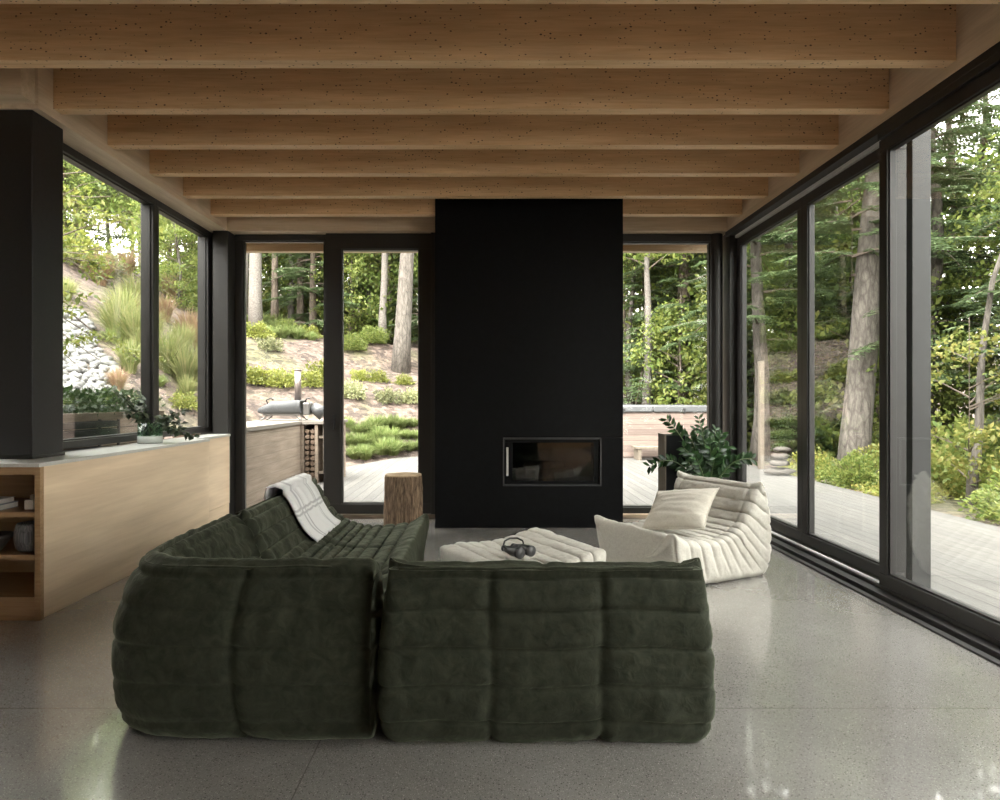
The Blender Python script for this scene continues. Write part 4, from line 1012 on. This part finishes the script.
def broadleaf(h,z0,Rm,seed,ncl=120,per=70,leaf=.15,mat='leaf_broad',flat=.55):
    q=np.random.RandomState(seed); br=MB(); C=[];D=[];Nn=[]
    for c in range(ncl):
        u=q.rand(); z=(z0+(1-z0)*u)*h; prof=Rm*(.45+.55*math.sin(PI*min(1,u*1.02)))*q.rand()**.45; a=q.uniform(0,6.283)
        cx,cy=prof*math.cos(a),prof*math.sin(a)
        if c%3==0: br.tube([(0,0,z-.45*prof),(cx*.5,cy*.5,z-.2*prof),(cx,cy,z)],[.013*Rm,.008*Rm,.003*Rm],4,False)
        n=per; P=q.normal(0,1,(n,3))*np.array([.45,.45,.45*flat])*(Rm*.30)+np.array([cx,cy,z])
        C.append(P); d=q.normal(0,1,(n,3)); d[:,2]-=.5; D.append(d); nn_=q.normal(0,.6,(n,3)); nn_[:,2]+=.9; Nn.append(nn_)
    C=np.concatenate(C);D=np.concatenate(D);Nn=np.concatenate(Nn); l=q.uniform(.7,1.25,len(C))*leaf
    V,Fq=leaf_quads(C,D,Nn,l,l*.62); br.tube([(0,0,z0*h*.6),(0,0,h*.97)],.005,4,False); return np_mesh('foliage',V,Fq,mat), br.mesh('branches','twig')
def shrub_mesh(seed,rx,rz,n,leaf,mat):
    q=np.random.RandomState(seed); d=q.normal(0,1,(n,3)); d/=np.linalg.norm(d,axis=1,keepdims=True); d[:,2]=np.abs(d[:,2])
    lump=1+.28*np.sin(d[:,0]*5+seed)*np.sin(d[:,1]*6+seed*2)+.15*np.sin(d[:,2]*9+seed)
    rad=(q.rand(n)**.35)*lump; C=d*rad[:,None]*np.array([rx,rx,rz]); D=d+q.normal(0,.6,(n,3)); Nn=q.normal(0,.7,(n,3)); Nn[:,2]+=.7
    l=q.uniform(.7,1.3,n)*leaf; V,Fq=leaf_quads(C,D,Nn,l,l*.5); return np_mesh('foliage',V,Fq,mat)
def stems_mesh(seed,rx,h):
    q=random.Random(seed); m=MB()
    for k in range(9):
        a=q.uniform(0,6.28); m.tube([(0,0,-.1),(math.cos(a)*rx*.3,math.sin(a)*rx*.3,h*.4),(math.cos(a)*rx*.7,math.sin(a)*rx*.7,h*.8)],[.014,.01,.004],5)
    return m.mesh('stems','twig')
def grass_mesh(seed,n,h,spread,mat,droop=.5,wd=.012):
    q=np.random.RandomState(seed); a=q.uniform(0,6.283,n); r0=q.rand(n)**.5*spread*.25; L=h*q.uniform(.55,1.1,n); out=q.uniform(.1,1,n)*spread
    dirv=np.stack([np.cos(a),np.sin(a),np.zeros(n)],1); sd=np.stack([-np.sin(a),np.cos(a),np.zeros(n)],1)
    V=[]
    for s,w_ in ((0,1),(.4,.9),(.75,.6),(1,.05)):
        c=dirv*(r0+out*s**1.7)[:,None]; c[:,2]=L*(s-droop*.55*s**2.6*(out/spread)); V+= [c-sd*wd*w_, c+sd*wd*w_]
    V=np.stack(V,1).reshape(-1,3); b=np.arange(n)[:,None]*8
    Fq=np.concatenate([b+np.array([[0,1,3,2]]),b+np.array([[2,3,5,4]]),b+np.array([[4,5,7,6]])]); return np_mesh('blades',V,Fq,mat)
TWIG_TR={}
# templates
con=[conifer(11,2.6,s,z0=.10 if s<3 else .2) for s in (1,2,3)]
brd=[broadleaf(11,.28,2.6,21),broadleaf(9,.2,2.4,22,mat='leaf_broad2'),broadleaf(12,.4,3.0,23,ncl=140)]
tr_a=trunk_mesh(11,.17,(.01,0),.25,1,'trunk')[0]; tr_b=trunk_mesh(11,.12,(.015,.0),.25,2,'trunk_brown')[0]; tr_c=trunk_mesh(11,.10,(-.015,0),.3,3,'trunk')[0]; tr_d=trunk_mesh(11,.13,(.02,0),.2,4,'trunk_birch')[0]
def tree(name,x,y,trunk,leaf,sc,label,group=None,cat='tree',rz=None,lz=0,tsc=1.,fol=True):
    t=thing(name,label,cat,(x,y,ground(x,y)),0 if rz is None else rz,group); t.scale=(sc,sc,sc)
    o=put('trunk',trunk,t); o.scale=(tsc,tsc,1)
    if fol:
        put('foliage',leaf[0],t,loc=(0,0,lz)); put('branches',leaf[1],t,loc=(0,0,lz))
    return t
def gx(px,Y): return (px-486)*Y/F
FG='forest trees behind the slope'
q=random.Random(31)
# marked trunks seen through the glass
TALL=trunk_mesh(13,.29,(.06,0),.12,7,'trunk',sides=20,flare=.2)[0]
tree('broadleaf_tree',gx(400,21),21,TALL,brd[2],1,'thick grey trunk leaning right on the slope behind the rear glass door',lz=3.5)
tree('birch_tree',gx(256,22.5),22.5,trunk_mesh(13,.24,(.0,0),.1,8,'trunk_birch',sides=18,flare=.15)[0],brd[2],1,'pale birch trunk on the slope at the left edge of the rear pane',lz=4)
tree('dead_tree',gx(243,24),24,tr_d,brd[0],1.1,'slim pale trunk close beside the birch behind the rear left pane',lz=3)
tree('slim_tree',gx(275,25),25,tr_b,brd[0],1.15,'slim dark trunk behind the rear left pane, first right of the birch',lz=2.5,rz=.2)
tree('slim_tree',gx(290,26.5),26.5,tr_c,brd[1],1.2,'slim leaning trunk behind the rear left pane, second right of the birch',lz=2.5)
tree('slim_tree',gx(300,26),26,tr_b,brd[0],1.2,'slim dark trunk behind the rear left pane, third right of the birch',lz=3,rz=2)
tree('slim_tree',gx(382,23.5),23.5,tr_d,brd[1],1.1,'slim pale trunk just left of the thick trunk behind the glass door',lz=2.6)
tree('slim_tree',gx(368,25.5),25.5,tr_c,brd[0],1.1,'slim grey trunk in the middle of the rear glass door view',lz=3)
tree('slim_tree',gx(352,26),26,tr_b,con[0],1.1,'dark slim trunk near the door stile behind the rear glass door',lz=2)
tree('hemlock_tree',gx(684,20.5),20.5,trunk_mesh(13,.26,(.0,0),.15,9,'trunk_brown',sides=18)[0],con[1],1.0,'brown trunk behind the hot tub seen through the right rear pane',lz=2.6)
tree('broadleaf_tree',gx(655,23.5),23.5,trunk_mesh(13,.30,(.02,0),.25,10,'trunk',sides=18)[0],brd[2],1.0,'grey forked trunk behind the hot tub, left of the brown trunk',lz=4)
tree('slim_tree',gx(646,19.5),19.5,tr_d,brd[1],1.0,'thin pale pole-like trunk behind the hot tub, centre of three',lz=3.5)
tree('slim_tree',gx(633,21),21,tr_c,brd[0],1.0,'thin trunk behind the hot tub beside the fireplace edge',lz=3.2,rz=1)
tree('hemlock_tree',gx(758,15.5),15.5,trunk_mesh(11,.19,(.0,0),.2,12,'trunk',sides=18)[0],con[0],1.0,'grey hemlock trunk seen through the farthest right glass leaf',lz=2.0)
tree('hemlock_tree',gx(852,13.2),13.2,trunk_mesh(11,.29,(.085,0),.12,13,'trunk',sides=24,n=18,taper=.4,flare=.2)[0],con[2],1.0,'thick grey trunk leaning right outside the middle glass leaf',lz=1.9)
yt=trunk_mesh(4.5,.065,(.10,0),.28,15,'trunk',n=14,flare=.3)[0]
tree('young_maple',6.72,8.9,yt,broadleaf(2.7,.18,1.0,33,ncl=34,per=34,leaf=.085,mat='leaf_yellow'),1.0,'young yellow-leaved maple at the deck edge outside the nearest glass leaf')
tree('young_maple',9.0,13.6,tr_c,broadleaf(4.5,.12,1.5,34,ncl=60,per=45,leaf=.11,mat='leaf_broad2'),.8,'bright green young tree behind the yellow maple outside the right glazing')
# forest on the right, near the deck
for i,(x,y,c,s,lz) in enumerate([(9.6,9.6,0,1.0,-.6),(11.8,11.8,1,1.1,-.6),(9.4,13.4,2,.95,-.4),(12.6,8.4,2,1.1,-.8),(14.5,13,0,1.2,-.5),(11.5,16,1,1.1,-.5),(8.2,17.2,0,1.0,-.5),(14.5,18.5,2,1.2,0),(10.5,20.5,1,1.2,-.3),(17,15,1,1.3,0),(17.5,10.5,0,1.3,0),(7.2,20.5,2,1.05,-.4),(13.5,22.5,0,1.2,0),(9.2,6.9,1,1.0,-.9),(8.9,8.9,0,1.0,-1.0),(10.6,7.6,2,1.1,-1.2),(9.6,5.2,0,1.1,-1.0),(19,20,2,1.4,0)]):
    tree('hemlock_tree',x,y,tr_b if i%2 else tr_a,con[c],s,'hemlock with drooping dark green sprays in the woods beyond the right glazing','hemlocks beyond the right glazing',lz=lz,rz=i*1.3) if True else 0
for i,(x,y,c,s) in enumerate([(13.0,10.6,0,1.0),(10.4,11.6,1,.75),(16,12.5,2,1.1),(12.2,14.2,1,.9),(9.8,18.2,0,1.0),(16.5,17,0,1.2),(12.3,19,1,1.1),(21,14,2,1.4)]):
    tree('broadleaf_tree',x,y,tr_c,brd[c],s,'light green leafy tree among the hemlocks beyond the right glazing','leafy trees beyond the right glazing',rz=i*2.1,lz=-1.0)
# forest behind the slope and above the left hill
cells=[]
for k in range(400):
    y=q.uniform(24,44); x=q.uniform(-.72*y,.62*y)
    if x<-8 and y<27: continue
    if all((x-a)**2+(y-b)**2>5.2 for a,b in cells): cells.append((x,y))
    if len(cells)>=64: break
for i,(x,y) in enumerate(cells):
    k=q.random()
    lf=con[q.randrange(3)] if k<.33 else brd[q.randrange(3)]
    tree('hemlock_tree' if k<.33 else 'broadleaf_tree',x,y,(tr_a,tr_b,tr_c,tr_d)[i%4],lf,q.uniform(.95,1.25),'dark hemlock deep in the woods on the hill behind the house' if k<.33 else 'bright leafy tree deep in the woods on the hill behind the house',FG+(' (hemlocks)' if k<.33 else ' (leafy)'),rz=q.uniform(0,6),lz=-.8)
for i,(x,y) in enumerate([(-15,18.5),(-12.5,25.5),(-17,13),(-11.5,23.8),(-18,27)]):
    tree('broadleaf_tree',x,y,(tr_a,tr_c)[i%2],brd[i%2],.62+.06*(i%3),'leafy tree on the crest of the hill outside the left window','leafy trees on the left hill crest',rz=i*1.7,lz=-2.0)

for i,(x,y,c,s) in enumerate([(12.5,3.2,0,1.1),(14,-1,1,1.2),(11.5,-5,2,1.1),(15,-9,0,1.3),(10,-11,1,1.2),(13,-15,2,1.3),(6.8,-6.5,0,1.0),(7.6,-11,1,1.1),(5.9,-15,2,1.2),(9.5,-18,0,1.3),(7.2,-22,1,1.3),(17,4,0,1.4),(18,-4,2,1.4)]):  # unseen trees added to block bright sky reflected in the rear pane
    tree('hemlock_tree',x,y,tr_b if i%2 else tr_a,con[c],s,'unseen hemlock added behind the camera to block sky reflections in the glass','hemlocks added behind the camera',lz=-.6,rz=i*1.9)
# understory of saplings filling the woods
us_=broadleaf(4.2,.04,1.5,51,ncl=80,per=60,leaf=.13,mat='leaf_broad2',flat=.8); us2=broadleaf(4.8,.04,1.6,52,ncl=80,per=60,leaf=.14,mat='leaf_broad',flat=.8); us3=conifer(5,1.7,9,z0=.03,nb=70)
UT=trunk_mesh(4.6,.05,(.02,0),.2,19,'trunk_brown')[0]
uc=[(.30,19.2,1),(.345,20.5,0),(.25,20.8,2),(.22,22.5,1),(.33,23.5,2),(.28,24,0),(.38,21.5,2),(.42,18.8,1),(.46,20.5,2),(.50,17.5,0),(.24,26,1),(.36,26,0),(.30,27.5,2),(-.12,27,1),(-.15,25.2,0),(-.19,26.5,2),(-.21,24.6,1),(-.26,27.5,0),(-.31,28.2,1),(-.36,29,0),(-.28,30,2),(-.33,31,1),(-.17,29,1),(-.23,30.5,1),(-.10,24.3,2),(.54,20,1),(.57,16.5,2),(.62,15.2,1),(.55,22.5,0)]
for i,(sx__,y,k) in enumerate(uc):
    tree('sapling',sx__*y,y,UT,(us2,us_,us3)[k],.95+.15*(i%4),'leafy sapling of the understory in the woods behind the house' if k<2 else 'young hemlock of the understory in the woods behind the house','understory saplings' if k<2 else 'understory hemlocks',rz=i*1.1,lz=-.1)

# japanese maple whose branches reach in front of the left window
t=thing('maple_tree','small maple with thin spreading branches in front of the left window','tree',(-6.6,6.9,ground(-6.6,6.9)))
gz=t.location.z
MB().tube([(0,0,-.3),(.1,-.1,.6),(.25,-.1,1.3),(.35,-.1,2.2)],[.09,.075,.06,.04],10).build('trunk','trunk_brown',t,True)
q2=np.random.RandomState(77); br=MB(); C=[];D=[];Nn=[]
for i in range(26):
    z0_=q2.uniform(.8,2.2); tip=np.array([q2.uniform(.9,2.75),q2.uniform(-1.3,1.6),q2.uniform(1.5,3.9)-gz+ .1]); base=np.array([.25,-.1,z0_])
    mid=(base+tip)/2+np.array([0,0,q2.uniform(.1,.4)])
    pts=[]
    for k in range(9):
        u=k/8; pts.append(base*(1-u)**2+mid*2*u*(1-u)+tip*u*u+q2.normal(0,.03,3)*(u>0))
    br.tube([tuple(p) for p in pts],[.022*(1-.85*k/8) for k in range(9)],5,False)
    for k in range(5):
        u=q2.uniform(.45,1); p=pts[int(u*8)]; e=p+np.array([q2.uniform(-.1,.55),q2.uniform(-.5,.5),q2.uniform(-.12,.2)])
        br.tube([tuple(p),tuple((p+e)/2+[0,0,.04]),tuple(e)],[.007,.005,.002],4,False)
        n_=44; s=q2.rand(n_)[:,None]; c=p*(1-s)+e*s+q2.normal(0,.07,(n_,3))*np.array([1,1,.35]); C.append(c)
        D.append(q2.normal(0,1,(n_,3))+np.array([.3,0,-.2])); nn_=q2.normal(0,.4,(n_,3)); nn_[:,2]+=1; Nn.append(nn_)
br.build('branches','twig',t)
C=np.concatenate(C); l=q2.uniform(.05,.10,len(C)); V,Fq=leaf_quads(C,np.concatenate(D),np.concatenate(Nn),l,l*.45); put('foliage',np_mesh('foliage',V,Fq,'leaf_maple'),t)

# shrubs
sh=[(shrub_mesh(1,.55,.6,1500,.10,'leaf_shrub'),stems_mesh(1,.55,.6)),(shrub_mesh(2,.5,.55,1400,.09,'leaf_shrub'),stems_mesh(2,.5,.55)),(shrub_mesh(3,.5,.6,1300,.10,'leaf_pale'),stems_mesh(3,.5,.6)),(shrub_mesh(4,.8,.75,4600,.075,'leaf_broad2'),stems_mesh(4,.8,.75)),(shrub_mesh(5,.7,.6,3800,.07,'leaf_yellow'),stems_mesh(5,.7,.6))]
def march(px,py):
    """first point of the ground along a pixel's ray"""
    Y=7.8
    while Y<60:
        p=at(px,py,Y)
        if ground(p.x,p.y)>=p.z: return p
        Y+=.05
    return at(px,py,30)
def shrub(px,py,k,s,label,group=None,name='shrub'):
    p=march(px,py); t=thing(name,label,'shrub',(p.x,p.y,ground(p.x,p.y)-.03),px*.37,group); t.scale=(s,)*3
    put('foliage',sh[k][0],t); put('stems',sh[k][1],t)
for px,py,k,s,lab in [(249,383,0,.75,'yellow-green shrub at the left edge of the row behind the pizza oven'),(263,384,1,.8,'yellow-green shrub, second from the left in the row behind the pizza oven'),(284,386,0,.75,'yellow-green shrub behind the pizza oven left of its chimney'),(310,386,1,.8,'yellow-green shrub behind the pizza oven right of its chimney'),(322,379,0,.85,'yellow-green shrub at the right end of the row behind the pizza oven'),
 (352,397,2,.8,'pale shrub low on the slope beside the glass door stile'),(360,380,1,.6,'small green shrub above the pale shrub behind the glass door'),(378,381,0,.55,'round green shrub in the middle of the slope behind the glass door'),(404,384,0,.5,'round green shrub below the thick trunk behind the glass door'),(388,402,2,.7,'pale shrub low on the slope in the middle of the glass door view'),(412,403,2,.7,'small pale shrub at the right edge of the glass door view'),
 (350,350,3,.75,'large bright bush high on the slope behind the glass door'),(372,343,3,.8,'bright bush at the wood edge left of the thick trunk'),(258,338,0,.8,'green shrub below the birch trunk'),(285,333,3,.7,'bright shrub on the crest of the slope behind the rear left pane'),(310,338,0,.7,'green shrub on the crest near the rear door stile'),(270,350,2,.7,'pale shrub below the crest behind the rear left pane')]:
    shrub(px,py,k,s,lab)
for px,py,k,s in [(70,262,0,1.6),(90,255,3,1.6),(115,250,0,1.4),(140,262,3,1.3),(105,275,2,1.2),(180,262,3,1.5),(200,255,0,1.5),(165,285,2,1.2),(195,300,0,1.1),(170,250,3,1.7),(206,275,3,1.4),(182,408,0,.55),(205,412,1,.5),(130,330,2,.7)]:
    shrub(px,py,k,s,'low green shrub growing on the slope outside the left window','shrubs on the left slope')
for px,py,k,s in [(779,450,3,.7),(790,440,4,.8),(775,425,3,.9),(795,420,3,1.0),(828,455,3,.8),(835,445,4,.7),(862,478,4,.45),(878,482,4,.45),(825,468,3,.45),(780,400,3,1.0),(895,470,3,.9),(845,420,3,1.3),(890,440,3,1.3),(785,380,0,1.1),(765,392,0,1.0)]:
    shrub(px,py,k,s,'leafy undergrowth bush beside the deck outside the right glazing','bushes beside the right deck')
for i,(x,y,k,s) in enumerate([(6.1,9.4,4,.7),(6.6,7.6,3,.9),(7.5,8.2,3,1.2),(6.3,10.8,3,.8),(7.0,11.2,4,1.1),(8.0,9.8,3,1.5),(8.8,11.4,3,1.6),(6.9,6.5,3,.9),(8.5,8.0,4,1.2),(9.8,10.6,3,1.6),(6.2,12.2,4,.8),(7.2,10.0,4,.9)]):
    t=thing('shrub','leafy green and yellow bush below the young maple beside the deck','shrub',(x,y,ground(x,y)-.05),i*.9,'bushes below the young maple'); t.scale=(s,)*3
    put('foliage',sh[k][0],t); put('stems',sh[k][1],t)
# grasses
gm={'y':grass_mesh(1,420,1.2,.75,'grass'),'g':grass_mesh(2,420,1.1,.6,'grass'),'r':grass_mesh(3,300,1.0,.55,'grass_red'),'b':grass_mesh(4,420,.55,.6,'grass_bright',.9,.014)}
def grass(px,py,k,s,label,group=None):
    p=march(px,py); t=thing('grass_clump',label,'grass clump',(p.x,p.y,ground(p.x,p.y)-.04),px*.7,group); t.scale=(s,)*3
    put('blades',gm[k],t)
for px,py,k,s,lab in [(118,340,'y',.95,'tall yellow-green grass clump beside the white rocks'),(136,350,'y',1.0,'tall grass clump close left of the window mullion'),(146,335,'r',1.1,'reddish grass clump behind the mullion'),(172,300,'r',1.2,'reddish grass clump high on the slope in the far left pane'),(190,345,'r',1.2,'red-tipped grass clump beside the left rear corner'),(200,350,'r',1.1,'red-tipped grass clump at the right edge of the far left pane'),(168,372,'y',.95,'yellow grass clump beside the mullion in the far left pane'),(186,388,'g',1.05,'big green grass clump in the middle of the far left pane'),(203,385,'g',1.0,'green grass clump at the right edge of the far left pane'),(100,285,'r',1.2,'reddish grass clump high on the slope near the maple branches'),(125,278,'r',1.2,'reddish grass clump on the crest near the mullion')]:
    grass(px,py,k,s,lab)
for i in range(22):
    px=348+72*((i*7)%22)/21; py=426+ (i*5)%9*4.0
    grass(px,py,'b',.55+.16*(i%3),'low bright green grass clump beside the rear deck','bright grass clumps beside the rear deck')
for i in range(26):
    px=66+145*((i*11)%26)/25; py=300+ (i*17)%26*4.3
    if px<112 and py>305: continue
    grass(px,py,('y','g','b','r')[i%4],.55+.2*(i%3),'sparse grass tuft scattered on the slope outside the left window','grass tufts on the left slope')
for i in range(16):
    px=246+76*((i*5)%16)/15; py=322+(i*7)%16*1.2
    grass(px,py,'b',.7+.15*(i%3),'bright grass tuft near the slope crest behind the rear left pane','grass tufts near the slope crest')
# white rocks
rm=[stone_mesh(40+i,1,.8,.6,'rock') for i in range(6)]
q=random.Random(15)
for i in range(300):
    py=q.uniform(312,398); px=q.uniform(58,72+ 44*min(1,max(.0,(py-300)/70)) if py<370 else 116-.3*(py-370))
    p=march(px,py); s=q.uniform(.065,.135)*p.y/12.0
    o=put('white_rock',rm[i%6]); o.location=(p.x,p.y,ground(p.x,p.y)+.02); o.scale=(s,s,s); o.rotation_euler=(q.uniform(-.4,.4),q.uniform(-.4,.4),q.uniform(0,6))
    tag(o,'pale rock lying in the drift of rocks on the slope outside the left window','rock','pale rocks on the left slope')
